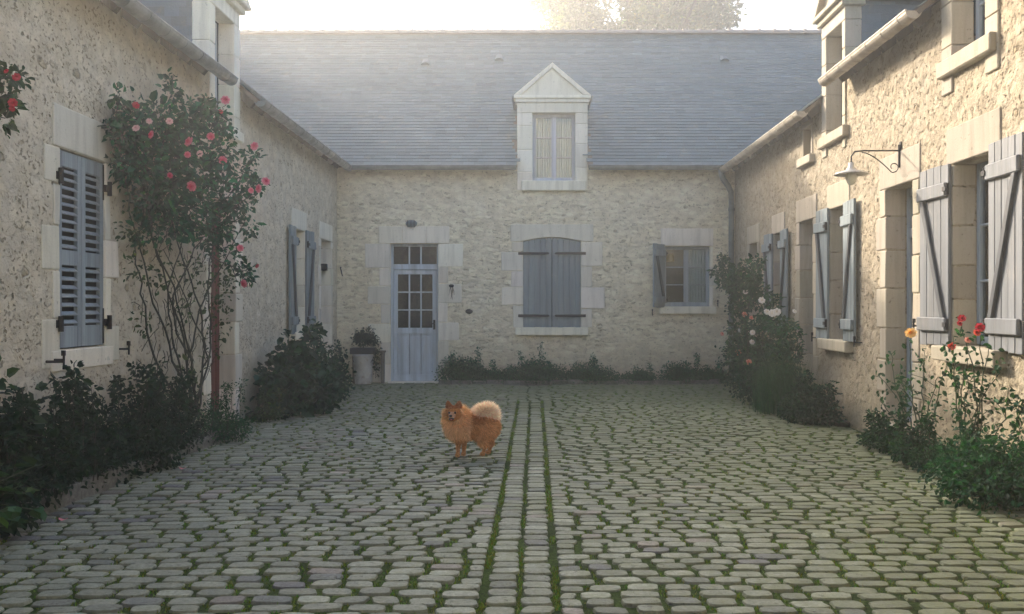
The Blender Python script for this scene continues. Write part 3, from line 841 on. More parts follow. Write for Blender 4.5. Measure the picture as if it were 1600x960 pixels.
rf, G, L = roof(house_r, FRt, -6.2, dr1[0] + .45, 1, SR, 4.15, 4.10, .25, [(dr1[0], 99, 1.9), (dr2[0], dr2[1], 1.9)])
rf, G, L = roof(house_r, FRt, dr1[0] + .45, 20.1, 1, SR, 4.15, 3.93, .25, [(-9, dr1[1], 1.9)])
b = MB(); th = math.atan(SR); Gb = Fr((11.99, 0, 3.95), (0, 1, 0), (-math.cos(th), 0, math.sin(th)), (math.sin(th), 0, math.cos(th)))
b.box(Gb, -6.2, 20.1, 0, 5.3, -.05, .002); b.build('rear_roof', M['slate_d'], house_r)
ridge(house_r, (7.6, -6.2, 7.22), (7.6, 20.1, 7.22), M['ridge'])
gutter(house_r, FRt, -6, dr2[0] - .01, 4.09, .265, M['zinc_w'])
gutter(house_r, FRt, dr2[1] + .01, dr1[0] - .01, 4.09, .265, M['zinc_w'])
gutter(house_r, FRt, dr1[1] + .01, YB - .22, 3.915, .265, M['zinc_w'])
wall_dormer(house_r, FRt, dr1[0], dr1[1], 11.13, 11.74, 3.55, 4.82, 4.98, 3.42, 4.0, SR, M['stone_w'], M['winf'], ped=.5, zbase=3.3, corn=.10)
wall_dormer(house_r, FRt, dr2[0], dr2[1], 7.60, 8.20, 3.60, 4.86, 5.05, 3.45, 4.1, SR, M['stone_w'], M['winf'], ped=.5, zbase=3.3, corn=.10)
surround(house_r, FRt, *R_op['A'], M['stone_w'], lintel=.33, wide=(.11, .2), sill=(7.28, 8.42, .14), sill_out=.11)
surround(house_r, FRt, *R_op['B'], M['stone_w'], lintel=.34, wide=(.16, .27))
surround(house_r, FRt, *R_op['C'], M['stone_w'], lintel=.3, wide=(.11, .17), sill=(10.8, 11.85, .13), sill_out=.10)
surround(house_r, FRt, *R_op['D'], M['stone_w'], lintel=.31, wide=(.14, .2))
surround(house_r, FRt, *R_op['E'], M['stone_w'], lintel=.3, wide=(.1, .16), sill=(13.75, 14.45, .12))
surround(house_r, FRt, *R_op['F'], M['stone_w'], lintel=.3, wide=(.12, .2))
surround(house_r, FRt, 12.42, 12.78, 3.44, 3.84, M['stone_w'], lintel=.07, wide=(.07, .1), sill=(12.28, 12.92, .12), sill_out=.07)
window_unit(house_r, FRt, 12.42, 12.78, 3.44, 3.84, -.22, M['winf'], rows=1)
window_unit(house_r, FRt, 7.48, 8.20, 1.07, 2.66, -.2, M['winf'], rows=3)
# blue half glazed door
def plain_door(parent, F, a0, a1, z0, z1, d, mat, glaze=True):
    f = MB(); f.box(F, a0, a0 + .08, z0, z1, d - .05, d); f.box(F, a1 - .08, a1, z0, z1, d - .05, d); f.box(F, a0 + .08, a1 - .08, z1 - .09, z1, d - .05, d)
    f.box(F, a0 + .08, a1 - .08, z1 - .52, z1 - .42, d - .05, d + .012); f.box(F, a0 + .08, a1 - .08, z0, z0 + .95, d - .045, d - .004)
    f.box(F, a0 + .14, a1 - .14, z0 + .15, z0 + .8, d - .004, d + .01)
    o = f.build('door', mat, parent, bevel=.006)
    p = MB(); p.box(F, a0 + .07, a1 - .07, z0 + .94, z1 - .08, d - .03, d - .026); p.build('pane', M['glass'], o)
    k = MB(); k.tube([F(a0 + .12, z0 + 1.0, d), F(a0 + .12, z0 + 1.0, d + .06), F(a0 + .22, z0 + 1.0, d + .06)], .01, 6); k.build('handle', M['iron'], o)
    return o
plain_door(house_r, FRt, 9.08, 9.77, .2, 2.64, -.21, M['winf'])
m = MB(); m.c = shade(); m.box(FRt, 8.95, 9.93, -.03, .2, -.3, .12, j=.006); m.build('doorstep', M['stone_w'], house_r, bevel=.015, col=True)
window_unit(house_r, FRt, 11.02, 11.61, 1.0, 2.62, -.22, M['winf'])
plain_door(house_r, FRt, 12.33, 12.96, .0, 2.58, -.24, M['winf'])
window_unit(house_r, FRt, 13.86, 14.35, 1.0, 2.52, -.22, M['winf'])
plain_door(house_r, FRt, 15.4, 16.0, .0, 2.48, -.24, M['winf'])
plank_leaf(house_r, FRt, 8.20, 1, .56, 1.05, 2.67, 2.5, M['shut_w'], boards=4)
plank_leaf(house_r, FRt, 7.48, -1, .57, 1.05, 2.71, 2.5, M['shut_w'], boards=5)
plank_leaf(house_r, FRt, 11.61, 1, .42, 1.0, 2.64, 2.5, M['shut'], boards=3)
plank_leaf(house_r, FRt, 11.02, -1, .44, 1.0, 2.64, 2.5, M['shut'], boards=4)
plank_leaf(house_r, FRt, 14.35, 1, .42, 1.0, 2.54, 2.5, M['shut'], boards=3)
plank_leaf(house_r, FRt, 13.86, -1, .44, 1.0, 2.54, 2.5, M['shut'], boards=3)
for a in (8.85, 6.85, 12.1, 10.5): shutter_dog(house_r, FRt, a, 1.22 if a < 9 else 1.0)

# ---- house across the end
house_b = empty('stone_house', (0, 20.7, 0), 'hazy stone house across the end with light blue glazed door', 'house')
def bx(px): return (px - VPX) / 84.3
def bz(py): return CH + (VPY - py) / 84.3
DO = (bx(609), bx(685), 0.0, bz(381)); CE = (bx(817), bx(908), bz(512), bz(378)); WI = (bx(1037), bx(1110), bz(479), bz(385))
DM = (bx(808), bx(918)); DW = (bx(832), bx(899), bz(283), bz(177))
w = MB(); solid_wall(w, FB, -11.8, 11.8, -.05, 4.17, .5, [DO, (CE[0], CE[1], CE[2], CE[3] + .079), WI, (DM[0] + .02, DM[1] - .02, 3.6, 4.3)])
w.box(W0, -11.8, 11.8, -.05, 4.05, 23.05, 23.55)
for sx in (-11.8, 11.3):
    pl = [(YB + .01, -.05), (23.54, -.05), (23.54, 4.0), (20.35, 7.25), (YB + .01, 4.0)]
    w.prism([(sx, y, z) for y, z in pl], [(sx + .5, y, z) for y, z in pl])
w.build('wall', M['rub_b'], house_b)
rf, G, L = roof(house_b, FB, -11.9, 11.9, 1, 1.0, 3.40, 3.99, .25, [(DM[0], DM[1], 1.95)])
b = MB(); Gb = Fr((0, 23.75, 3.99), (1, 0, 0), (0, -.7071, .7071), (0, .7071, .7071)); b.box(Gb, -11.9, 11.9, 0, 4.81, -.05, .002); b.build('rear_roof', M['slate_d'], house_b)
for sx in (-11.8, 11.8):
    pass
ridge(house_b, (-11.9, 20.35, 7.41), (11.9, 20.35, 7.41), M['ridge'])
gutter(house_b, FB, -3.38, DM[0] - .01, 3.975, .265, M['zinc'], rings=False)
gutter(house_b, FB, DM[1] + .01, 3.38, 3.975, .265, M['zinc'], rings=False)
dmr = wall_dormer(house_b, FB, DM[0], DM[1], *DW, bz(161), bz(299), 4.0, 1.0, M['stone'], M['winw'], ped=.56, zbase=3.56, frame_d=-.13)
# little slate vents on the roof
for px, py in ((665, 101), (780, 94), (1132, 95)):
    # intersect the pixel ray with the roof plane
    u, v = (px - VPX) / FPX, (VPY - py) / FPX
    t = (3.99 - CH - (YB - .25)) / (v - 1.0); p = Vector((u * t, t, CH + v * t))
    k = MB(); Gv = Fr(p, (1, 0, 0), (0, .7071, .7071), (0, -.7071, .7071))
    n = 8; ring0 = [(math.cos(q) * .12, math.sin(q) * .11) for q in np.linspace(0, math.pi, n)]
    k.prism([Gv(a * .8, -.05, d * .7 + .005) for a, d in ring0], [Gv(a * .5, .2, d * .12 + .005) for a, d in ring0])
    k.build('roof_vent', M['slate'], rf, col=True)
# door surround with three stone lintel and quoins
surround(house_b, FB, *DO, M['stone'], lintel=.32, wide=(.18, .42), pieces=3, start=1)
surround(house_b, FB, *CE, M['stone'], lintel=.24, wide=(.2, .40), arch=.08)
m = MB(); m.c = shade(); m.box(FB, bx(805), bx(919), bz(524), bz(512), -.2, .08, j=.004); m.build('window_sill', M['stone'], house_b, bevel=.012, col=True)
surround(house_b, FB, *WI, M['stone'], lintel=.33, wide=(.05, .12), sill=(bx(1030), bx(1119), .14))
# blue door with transom, nine panes and planked base
a0, a1, z0, z1 = DO
d = -.14; f = MB(); fw = .045
f.box(FB, a0, a0 + fw, z0, z1, d - .06, d + .015); f.box(FB, a1 - fw, a1, z0, z1, d - .06, d + .015); f.box(FB, a0 + fw, a1 - fw, z1 - fw, z1, d - .06, d + .015)
zt = bz(421); f.box(FB, a0 + fw, a1 - fw, zt, zt + .10, d - .06, d + .03)
lo, hi = a0 + fw + .006, a1 - fw - .006
f.box(FB, lo, lo + .075, .02, zt - .005, d - .045, d); f.box(FB, hi - .075, hi, .02, zt - .005, d - .045, d); f.box(FB, lo + .075, hi - .075, zt - .09, zt - .005, d - .045, d)
zp = bz(517); f.box(FB, lo + .075, hi - .075, zp - .06, zp + .05, d - .045, d + .012); f.box(FB, lo + .075, hi - .075, .02, .14, d - .045, d + .004)
for i in range(3):
    p = lo + .075 + (hi - lo - .15) * i / 3; q = lo + .075 + (hi - lo - .15) * (i + 1) / 3
    f.box(FB, p + .004, q - .004, .14, zp - .06, d - .04, d - .016); f.box(FB, p + .04, q - .04, .2, zp - .11, d - .016, d - .004)
for i in (1, 2):
    p = lo + .075 + (hi - lo - .15) * i / 3; f.box(FB, p - .014, p + .014, zp + .05, zt - .09, d - .04, d - .006)
    f.box(FB, p - .014, p + .014, zt + .10, z1 - fw, d - .04, d - .002)
    zz = zp + .05 + (zt - .09 - zp - .05) * i / 3; f.box(FB, lo + .075, hi - .075, zz - .013, zz + .013, d - .041, d - .008)
dr = f.build('door', M['door'], house_b, bevel=.005)
p = MB(); p.box(FB, a0 + .03, a1 - .03, zp, z1 - .03, d - .034, d - .030); p.build('pane', M['glass'], dr)
k = MB(); k.box(FB, hi - .06, hi - .02, .98, 1.16, d, d + .012); k.tube([FB(hi - .04, 1.09, d), FB(hi - .04, 1.09, d + .06), FB(hi - .16, 1.085, d + .06)], .011, 6); k.build('handle', M['iron'], dr)
m = MB(); m.c = shade(); m.box(FB, a0 - .03, a1 + .03, -.04, .015, -.25, .06, j=.003); m.build('doorstep', M['stone'], house_b, bevel=.01, col=True)
# closed arched shutters
cm = (CE[0] + CE[1]) / 2; hw = (CE[1] - CE[0]) / 2
arch = lambda a: .075 * (1 - ((a - cm) / hw) ** 2)
plank_leaf(house_b, FB, CE[0] + .004, 1, hw - .007, CE[2] + .005, CE[3] - .004, 0, M['shut'], brace=False, straps=True, boards=5, d0=-.045, top_arch=arch)
plank_leaf(house_b, FB, CE[1] - .004, -1, hw - .007, CE[2] + .005, CE[3] - .004, 0, M['shut'], brace=False, straps=True, boards=5, d0=-.045, top_arch=arch)
# small window with curtain and one open shutter
wn_ = window_unit(house_b, FB, WI[0], WI[1], WI[2], WI[3], -.10, M['winf'], rows=3, fw=.06)
def curtain(parent, F, a0, a1, z0, z1, d):
    n = 40; m = MB(); vs = []; fs = []
    for i in range(n + 1):
        a = a0 + (a1 - a0) * i / n
        for z, s in ((z0, 1), (z1, .6)): vs.append(F(a, z, d + s * .022 * math.sin(i * 1.15 + .3 * math.sin(i * .5))))
    fs = [(2 * i, 2 * i + 2, 2 * i + 3, 2 * i + 1) for i in range(n)]
    m.add(vs, fs); return m.build('curtain', M['curtain'], parent, smooth=True, fix=False)
curtain(dmr, FB, DW[0] + .05, (DW[0] + DW[1]) / 2 - .01, DW[2] + .05, DW[3] - .05, -.24); curtain(dmr, FB, (DW[0] + DW[1]) / 2 + .01, DW[1] - .05, DW[2] + .05, DW[3] - .05, -.24)  # dormer curtains added only to turn the panes pale
curtain(wn_, FB, (WI[0] + WI[1]) / 2 + .01, WI[1] - .03, WI[2] + .04, WI[3] - .03, -.20)
k = MB(); k.lathe(FB(WI[0] + .17, WI[3] - .38, -.40), [(.09, .12), (.06, .26)], 16); k.build('lamp_shade', M['amber'], wn_, smooth=True)  # added amber cone stands for the sunlit wall's reflection; no lamp inside
plank_leaf(house_b, FB, WI[0] - .0, -1, .40, WI[2] - .02, WI[3] + .03, 52, M['shut'], boards=3, d0=.02)
shutter_dog(house_b, FB, WI[0] - .22, WI[2] - .12); shutter_dog(house_b, FB, WI[1] + .12, WI[2] + .05)
# downpipe with swan neck
xp = bx(1124)
k = MB(); y0 = YB - .265
path = [(xp - .02, y0, 3.9), (xp - .02, y0, 3.82), (xp + .02, y0 + .02, 3.74), (xp + .14, y0 + .13, 3.62), (xp + .2, YB - .07, 3.52), (xp + .21, YB - .06, 3.3), (xp + .21, YB - .06, .05)]
k.tube(path, .052, 12)
for z in (3.2, 2.1, 1.0): k.tube([(xp + .21, YB - .06, z - .03), (xp + .21, YB - .06, z + .03)], .06, 12)
k.build('downpipe', M['zinc'], house_b, smooth=True)
# iron ring with a dried bunch, protruding stones
k = MB(); pa = FB(bx(706), bz(447), 0)
k.tube([pa, FB(bx(706), bz(447), .08)], .014, 6); k.ball(FB(bx(706), bz(447), .09), (.05, .035, .03), 6)
for i in range(9):
    q = FB(bx(706) + random.uniform(-.03, .03), bz(447), .08); k.tube([q, q + Vector((random.uniform(-.05, .05), 0, -random.uniform(.1, .26)))], [.006, .003], 4)
k.build('iron_hook', M['iron'], house_b)
k = MB(); k.ball(FB(bx(733), bz(487), .0), (.07, .035, .045), 6); k.build('putlog_stone', M['clay'], house_b)
k = MB(); k.tube([FB(bx(533), bz(418), 0), FB(bx(533), bz(418), .07), FB(bx(536), bz(432), .05)], .012, 6); k.build('iron_hook', M['iron'], house_b)

# unseen range added behind the camera to shade the foreground
w = MB(); w.box(W0, XL - .02, XR + .02, -.05, 6.3, -3.2, -2.6)
w.add([(-3.6, -2.4, 6.2), (3.6, -2.4, 6.2), (3.6, -5.8, 9.6), (-3.6, -5.8, 9.6), (3.6, -9, 6.2), (-3.6, -9, 6.2)], [(0, 1, 2, 3), (3, 2, 4, 5)])
w.build('shading_wing', M['rub_l'], house_l)

# near-black floors, screens and lids: room darkness painted behind the windows
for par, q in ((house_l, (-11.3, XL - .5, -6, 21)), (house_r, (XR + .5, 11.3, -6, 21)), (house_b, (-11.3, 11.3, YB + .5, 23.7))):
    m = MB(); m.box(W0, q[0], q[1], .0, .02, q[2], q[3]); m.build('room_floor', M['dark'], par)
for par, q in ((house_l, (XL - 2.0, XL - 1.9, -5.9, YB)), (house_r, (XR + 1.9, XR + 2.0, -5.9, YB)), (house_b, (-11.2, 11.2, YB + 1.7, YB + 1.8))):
    m = MB(); m.box(W0, q[0], q[1], .02, 5.2, q[2], q[3]); m.build('dark_screen_wall', M['dark'], par)  # added screen that keeps the window backs dark
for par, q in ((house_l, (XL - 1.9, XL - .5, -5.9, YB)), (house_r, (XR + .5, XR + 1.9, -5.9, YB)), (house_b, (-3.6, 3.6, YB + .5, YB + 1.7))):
    m = MB(); m.box(W0, q[0], q[1], 3.15, 3.25, q[2], q[3]); m.build('light_stop_lid', M['dark'], par)  # added lid that stops daylight leaking into the rooms

# ------------------------------------------------------------------ wall lamps
lt = empty('wall_lantern', (XR, 9.38, 2.85), 'white shaded lantern on curled iron bracket of the sunlit wall', 'wall lamp')
ya = 9.38; zz = 2.98
k = MB(); k.tube([(XR - .0, ya, zz), (XR - .38, ya, zz), (XR - .47, ya, zz - .01), (XR - .505, ya, zz - .06), (XR - .505, ya, zz - .12)], .008, 8)
k.tube([(XR - .02, ya, zz - .17), (XR - .02, ya, zz + .06)], .012, 8)
pts = [Vector((XR - .40 + .30 * t, ya, zz - .015 - .20 * t ** 1.6)) for t in np.linspace(0, 1, 8)]
for t in np.linspace(0, 1, 10):
    g_ = -.3 + t * 5.6; rr = .055 * (1 - .55 * t); pts.append(Vector((XR - .075 + rr * math.cos(g_ - 1.4), ya, zz - .165 + rr * math.sin(g_ - 1.4))))
k.tube(pts, .005, 6)
k.box(FRt, ya - .02, ya + .02, zz - .19, zz + .09, 0, .012)
k.build('bracket', M['iron'], lt)
c = (XR - .505, ya, zz - .12)
k = MB(); k.lathe(c, [(.0, .0), (.028, 0), (.03, -.05), (.045, -.06), (.05, -.075), (.155, -.105), (.17, -.118), (.168, -.124), (.10, -.108), (.03, -.09)], 24); k.build('lamp_shade', M['lampsh'], lt, smooth=True)
k = MB(); k.lathe(c, [(.035, -.09), (.052, -.12), (.056, -.16), (.045, -.205), (.02, -.225), (.0, -.228)], 16); k.build('lamp_globe', M['bulb'], lt, smooth=True)

lp = empty('bulkhead_lamp', FB(bx(643), bz(352), .02), 'small oval bulkhead lamp above the light blue door', 'wall lamp')
k = MB(); k.ball(FB(bx(643), bz(350), .02), (.11, .06, .075), 8); k.build('lamp_body', M['zinc'], lp, smooth=True)
k = MB()
for q in (-.06, 0, .06): k.tube([FB(bx(643) + q, bz(350) - .07, .05), FB(bx(643) + q, bz(350), .10), FB(bx(643) + q, bz(350) + .06, .06)], .006, 5)
k.build('lamp_cage', M['iron'], lp)

# ------------------------------------------------------------------ beds and kerbs
def kerb(path, h=.12, w=.11, parent=None):
    m = MB(); pts = [Vector((x, y, 0)) for x, y in path]
    for i in range(len(pts) - 1):
        d_ = pts[i + 1] - pts[i]; L = d_.length; e = d_.normalized(); nrm = Vector((-e.y, e.x, 0)); x = 0
        while x < L - .05:
            l = min(random.uniform(.22, .42), L - x)
            Fk = Fr(pts[i] + Vector((0, 0, 0)), e, (0, 0, 1), nrm)
            jj = random.uniform(-.012, .012)
            m.box(Fk, x + .006, x + l - .006, -.05, h + random.uniform(-.015, .015), jj, w + jj, j=.008); x += l
    return tag(m.build('kerb', M['kerb'], bevel=.014, seg=2), kind='structure')
def bed(poly, z=.05):
    m = MB(); m.prism([Vector((x, y, -.04)) for x, y in poly], [Vector((x, y, z)) for x, y in poly]); return tag(m.build('flower_bed_soil', M['soil']), kind='structure')
kl = [(-3.36, 3.5), (-3.36, 5.8), (-3.25, 7.8), (-3.22, 9.3), (-3.30, 9.95)]
kerb(kl); bed([(x - .09, y) for x, y in kl] + [(XL, 9.95), (XL, 3.5)])
kl2 = [(-3.45, 11.75), (-3.38, 12.2), (-3.22, 14.2), (-3.2, 15.2)]
kerb(kl2); bed([(x - .09, y) for x, y in kl2] + [(XL, 15.2), (XL, 11.75)])
kr = [(3.52, 9.75), (3.44, 8.7), (3.40, 7.6), (3.36, 6.3), (3.36, 4.5)]
kerb(kr); bed([(x + .09, y) for x, y in kr] + [(XR, 4.5), (XR, 9.75)])
kr2 = [(3.5, 15.6), (3.35, 14), (3.30, 12.0), (3.36, 10.9)]
kerb(kr2); bed([(x + .09, y) for x, y in kr2] + [(XR, 10.9), (XR, 15.6)])
kb = [(3.4, 16.86), (-1.75, 16.86)]
kerb([(-1.75, 16.8), (3.4, 16.8)], h=.07); bed([(-1.75, 16.9), (3.4, 16.9), (3.4, YB), (-1.75, YB)])

# ------------------------------------------------------------------ plants
def leaf_arrays(Cn, D, Nn, Ln, Wd):
    """V-folded six point leaves; all (n,3) or (n,)"""
    n = len(Cn)
    D = D / np.linalg.norm(D, axis=1, keepdims=True)
    Nn = Nn - D * (Nn * D).sum(1, keepdims=True); Nn = Nn / (np.linalg.norm(Nn, axis=1, keepdims=True) + 1e-9)
    Sd = np.cross(D, Nn); L_, W_ = Ln[:, None], Wd[:, None]
    f = .22
    p0 = Cn; p3 = Cn + D * L_ - Nn * L_ * .12
    l1 = Cn + D * L_ * .3 + Sd * W_ * .5 + Nn * W_ * f; l2 = Cn + D * L_ * .7 + Sd * W_ * .42 + Nn * W_ * f * .6
    r1 = Cn + D * L_ * .3 - Sd * W_ * .5 + Nn * W_ * f; r2 = Cn + D * L_ * .7 - Sd * W_ * .42 + Nn * W_ * f * .6
    V = np.stack([p0, l1, l2, p3, r2, r1], 1).reshape(-1, 3)
    b = np.arange(n)[:, None] * 6
    F_ = np.concatenate([b + np.array([[0, 3, 2, 1]]), b + np.array([[0, 5, 4, 3]])], 0)
    return V, F_
def unit(n):
    v = RNG.normal(size=(n, 3)); return v / np.linalg.norm(v, axis=1, keepdims=True)
def leaf_cols(n, base, var=.3, yellow=.08):
    b = np.array(base)[None] * np.exp(RNG.normal(0, var, (n, 1)))
    b[:, 0] *= RNG.uniform(.8, 1.25, n); b[:, 2] *= RNG.uniform(.75, 1.25, n)
    y = RNG.random(n) < yellow; b[y] *= np.array([1.9, 1.5, .9])
    return b
def foliage(parent, clumps, n, size, base, name='foliage', mat='leaf', aspect=.58, up=.35, floor=.02, wall=None, var=.3):
    """clumps: rows of x y z rx ry rz weight; leaves thin out towards each clump's rim"""
    cl = np.array(clumps, float); w = cl[:, 6] / cl[:, 6].sum()
    k = RNG.choice(len(cl), n, p=w)
    dirs = unit(n); rad = RNG.random(n) ** .45 * (1 + .18 * RNG.normal(size=n))
    P = cl[k, :3] + dirs * cl[k, 3:6] * rad[:, None]
    keep = P[:, 2] > floor
    if wall == 'L': keep &= P[:, 0] > XL + .03
    if wall == 'R': keep &= P[:, 0] < XR - .03
    if wall == 'B': keep &= P[:, 1] < YB - .03
    P, dirs = P[keep], dirs[keep]; n = len(P)
    D = dirs * .8 + unit(n) * .8 + np.array([0, 0, -.15]); Nn = unit(n) * .8 + np.array([0, -.15, up + .4])
    L_ = size * np.exp(RNG.normal(0, .28, n)); V, F_ = leaf_arrays(P, D, Nn, L_, L_ * aspect * RNG.uniform(.8, 1.2, n))
    return np_mesh(name, V, F_, 4, M[mat], parent, col=np.repeat(leaf_cols(n, base, var), 6, 0)), P
def blades(parent, P, H, lean, wid, base, name='foliage', seg=3):
    n = len(P); th = RNG.uniform(0, 2 * np.pi, n); t = np.stack([np.cos(th), np.sin(th), np.zeros(n)], 1); s_ = np.stack([-np.sin(th), np.cos(th), np.zeros(n)], 1)
    rows = []
    for q in range(seg + 1):
        u = q / seg; c = P + t * (lean * u ** 1.8)[:, None]; c[:, 2] += H * u * (1 - .12 * u)
        ww = wid * (1 - u * .92); rows += [c + s_ * ww[:, None], c - s_ * ww[:, None]]
    V = np.stack(rows, 1).reshape(-1, 3); m = 2 * (seg + 1); b = np.arange(n)[:, None] * m
    F_ = np.concatenate([b + np.array([[2 * q, 2 * q + 1, 2 * q + 3, 2 * q + 2]]) for q in range(seg)], 0)
    return np_mesh(name, V, F_, 4, M['leaf_s'], parent, col=np.repeat(leaf_cols(n, base, .25), m, 0))
def stem_line(pts, n=10, wob=.02):
    pts = [Vector(p) for p in pts]; out = []
    for i in range(len(pts) - 1):
        p0 = pts[max(i - 1, 0)]; p1 = pts[i]; p2 = pts[i + 1]; p3 = pts[min(i + 2, len(pts) - 1)]
        for q in range(n // 2):
            t = q / (n // 2)
            out.append(.5 * ((2 * p1) + (p2 - p0) * t + (2 * p0 - 5 * p1 + 4 * p2 - p3) * t * t + (3 * p1 - p0 - 3 * p2 + p3) * t ** 3) + Vector((random.gauss(0, wob), random.gauss(0, wob), random.gauss(0, wob * .5))) * (1 if out else 0))
    out.append(pts[-1]); return out

def rose_mesh(name, cols):
    """a full cupped rose: rings of curved petals"""
    m = MB()
    for ring, (np_, r0, hgt, spread) in enumerate(((3, .10, .55, .12), (5, .22, .55, .3), (6, .34, .46, .55), (7, .42, .34, .85))):
        for k in range(np_):
            g0 = 2 * math.pi * (k + ring * .37) / np_; wa = 2 * math.pi / np_ * .72
            vs = []; c = cols[min(ring, len(cols) - 1)]; v = random.uniform(.85, 1.1); m.c = tuple(x * v for x in c)
            for i in range(4):
                t = i / 3
                for j in range(5):
                    s = j / 4 * 2 - 1
                    wdt = wa * (math.sin(math.pi * (.22 + .62 * t)))
                    g = g0 + s * wdt
                    rr = r0 * (.35 + .65 * t) + spread * .55 * t * t
                    vs.append((rr * math.cos(g), rr * math.sin(g), -.35 + .35 * min(1, t * 2) + hgt * t - .1 * s * s * t - (.16 * spread if i == 3 else 0)))
            fs = [(i * 5 + j, i * 5 + j + 1, (i + 1) * 5 + j + 1, (i + 1) * 5 + j) for i in range(3) for j in range(4)]
            m.add(vs, fs)
    m.c = (.06, .10, .03)
    m.lathe((0, 0, -.42), [(.0, -.05), (.12, 0), (.2, .12), (.16, .2)], 8)
    o = m.build(name, M['petal'], None, col=True, smooth=True, fix=False); me = o.data
    bpy.data.objects.remove(o); return me
ROSE = {'pink': rose_mesh('pink_rose', [(.62, .06, .12), (.66, .10, .17), (.70, .16, .23), (.74, .24, .30)]),
        'pale': rose_mesh('pale_rose', [(.62, .36, .36), (.70, .47, .45), (.72, .55, .52)]),
        'red': rose_mesh('red_rose', [(.36, .01, .02), (.42, .015, .03), (.46, .03, .05)]),
        'scarlet': rose_mesh('scarlet_rose', [(.55, .05, .02), (.62, .07, .04), (.66, .12, .08)]),
        'yellow': rose_mesh('yellow_rose', [(.80, .36, .05), (.84, .46, .09), (.85, .56, .20)]),
        'white': rose_mesh('white_rose', [(.72, .64, .48), (.76, .72, .62), (.78, .76, .70)]),
        'salmon': rose_mesh('salmon_rose', [(.70, .16, .10), (.74, .24, .17), (.76, .36, .27)])}
def flower(parent, kind, p, r, face=None, bud=1.0):
    o = bpy.data.objects.new('flower', ROSE[kind]); COL.objects.link(o); o.parent = parent
    o.location = Vector(p) - wl(parent)
    d_ = Vector(face) if face else Vector((random.uniform(-.5, .5), -1, random.uniform(.0, .6)))
    q = d_.to_track_quat('Z', 'Y') @ Matrix.Rotation(random.uniform(0, 6.28), 4, 'Z').to_quaternion()
    o.rotation_euler = q.to_euler(); o.scale = (r * bud, r * bud, r); return o

def pL(px, py, off):      # a point 'off' metres out from the shaded wall, seen at (px, py) of the photograph
    X = XL + off; Y = X * FPX / (px - VPX); return Vector((X, Y, CH + (VPY - py) * Y / FPX))
def pR(px, py, off):
    X = XR - off; Y = X * FPX / (px - VPX); return Vector((X, Y, CH + (VPY - py) * Y / FPX))

# ---- climbing rose on the shaded wall
cr = empty('climbing_rose', (-3.42, 9.3, 0), 'tall climbing rose with pink blooms trained over the shaded wall', 'climbing rose')
st = MB()
paths = [[(300, 650, .2), (262, 540, .15), (228, 430, .12), (205, 330, .12), (185, 220, .15)], [(303, 650, .22), (285, 530, .15), (250, 420, .15), (232, 330, .2), (225, 200, .25)],
         [(306, 650, .2), (318, 540, .15), (300, 440, .2), (270, 350, .25), (275, 190, .3)], [(300, 650, .2), (240, 560, .12), (222, 460, .1), (212, 380, .12), (240, 280, .2)],
         [(308, 650, .22), (330, 520, .2), (325, 430, .25), (345, 330, .35), (345, 230, .4)], [(304, 650, .25), (296, 560, .2), (318, 470, .25), (350, 410, .4), (385, 340, .6)],
         [(300, 650, .2), (278, 560, .12), (262, 470, .12), (285, 380, .2), (310, 300, .3)], [(310, 650, .2), (285, 500, .15), (240, 380, .15), (215, 300, .15)],
         [(306, 640, .2), (300, 580, .2), (270, 480, .2), (300, 400, .25), (330, 370, .35), (370, 440, .5)], [(300, 640, .2), (322, 560, .2), (290, 470, .2), (255, 390, .2)],
         [(255, 250, .3), (262, 170, .25), (270, 120, .2)], [(340, 330, .4), (380, 270, .6), (405, 240, .7)], [(345, 340, .4), (385, 310, .7), (415, 292, .8)],
         [(330, 400, .4), (370, 420, .55), (400, 425, .6)], [(190, 230, .15), (185, 165, .15), (182, 130, .12)], [(320, 250, .35), (345, 190, .35), (352, 160, .4)]]
for p in paths:
    L_ = stem_line([pL(*q) for q in p], 10, .012); st.tube(L_, list(np.linspace(.013 if len(p) > 3 else .006, .0035, len(L_))), 6)
for i in range(60):
    a = pL(random.uniform(215, 330), random.uniform(380, 600), random.uniform(.1, .25)); b_ = a + Vector((random.uniform(-.02, .12), random.uniform(-.35, .35), random.uniform(.05, .45)))
    st.tube(stem_line([a, (a + b_) / 2 + Vector((.02, random.uniform(-.05, .05), .03)), b_], 6, .01), .0035, 4)
st.build('stem', M['stem'], cr)
cl = []
for px, py, off, r, wgt in ((195, 205, .16, .20, .7), (215, 185, .18, .22, .8), (250, 200, .25, .28, 1), (225, 250, .2, .28, 1.2), (200, 260, .15, .2, .8), (275, 235, .3, .32, 1.3), (300, 190, .3, .25, .8), (265, 290, .3, .3, 1.2),
                           (235, 310, .2, .26, 1), (310, 270, .35, .3, 1.2), (300, 330, .35, .3, 1.2), (335, 190, .35, .2, .6), (340, 240, .4, .24, .8), (350, 310, .45, .28, .9), (265, 350, .25, .25, .7), (330, 365, .4, .25, .7),
                           (375, 320, .6, .2, .45), (380, 275, .6, .16, .3), (400, 290, .75, .13, .25), (365, 400, .5, .16, .2), (385, 425, .6, .13, .25), (268, 150, .25, .13, .2), (265, 125, .2, .07, .08), (185, 150, .14, .1, .1), (345, 355, .45, .2, .4), (225, 370, .15, .16, .2), (320, 165, .35, .14, .25), (392, 245, .65, .13, .18), (390, 355, .6, .14, .15), (355, 205, .4, .12, .15)):
    p = pL(px, py, off); cl.append((*p, min(r * .75, off * 1.0 + .05), r * .95, r * .85, wgt))
foliage(cr, cl, 6000, .054, (0.010, 0.060, 0.033), wall='L', var=.42)
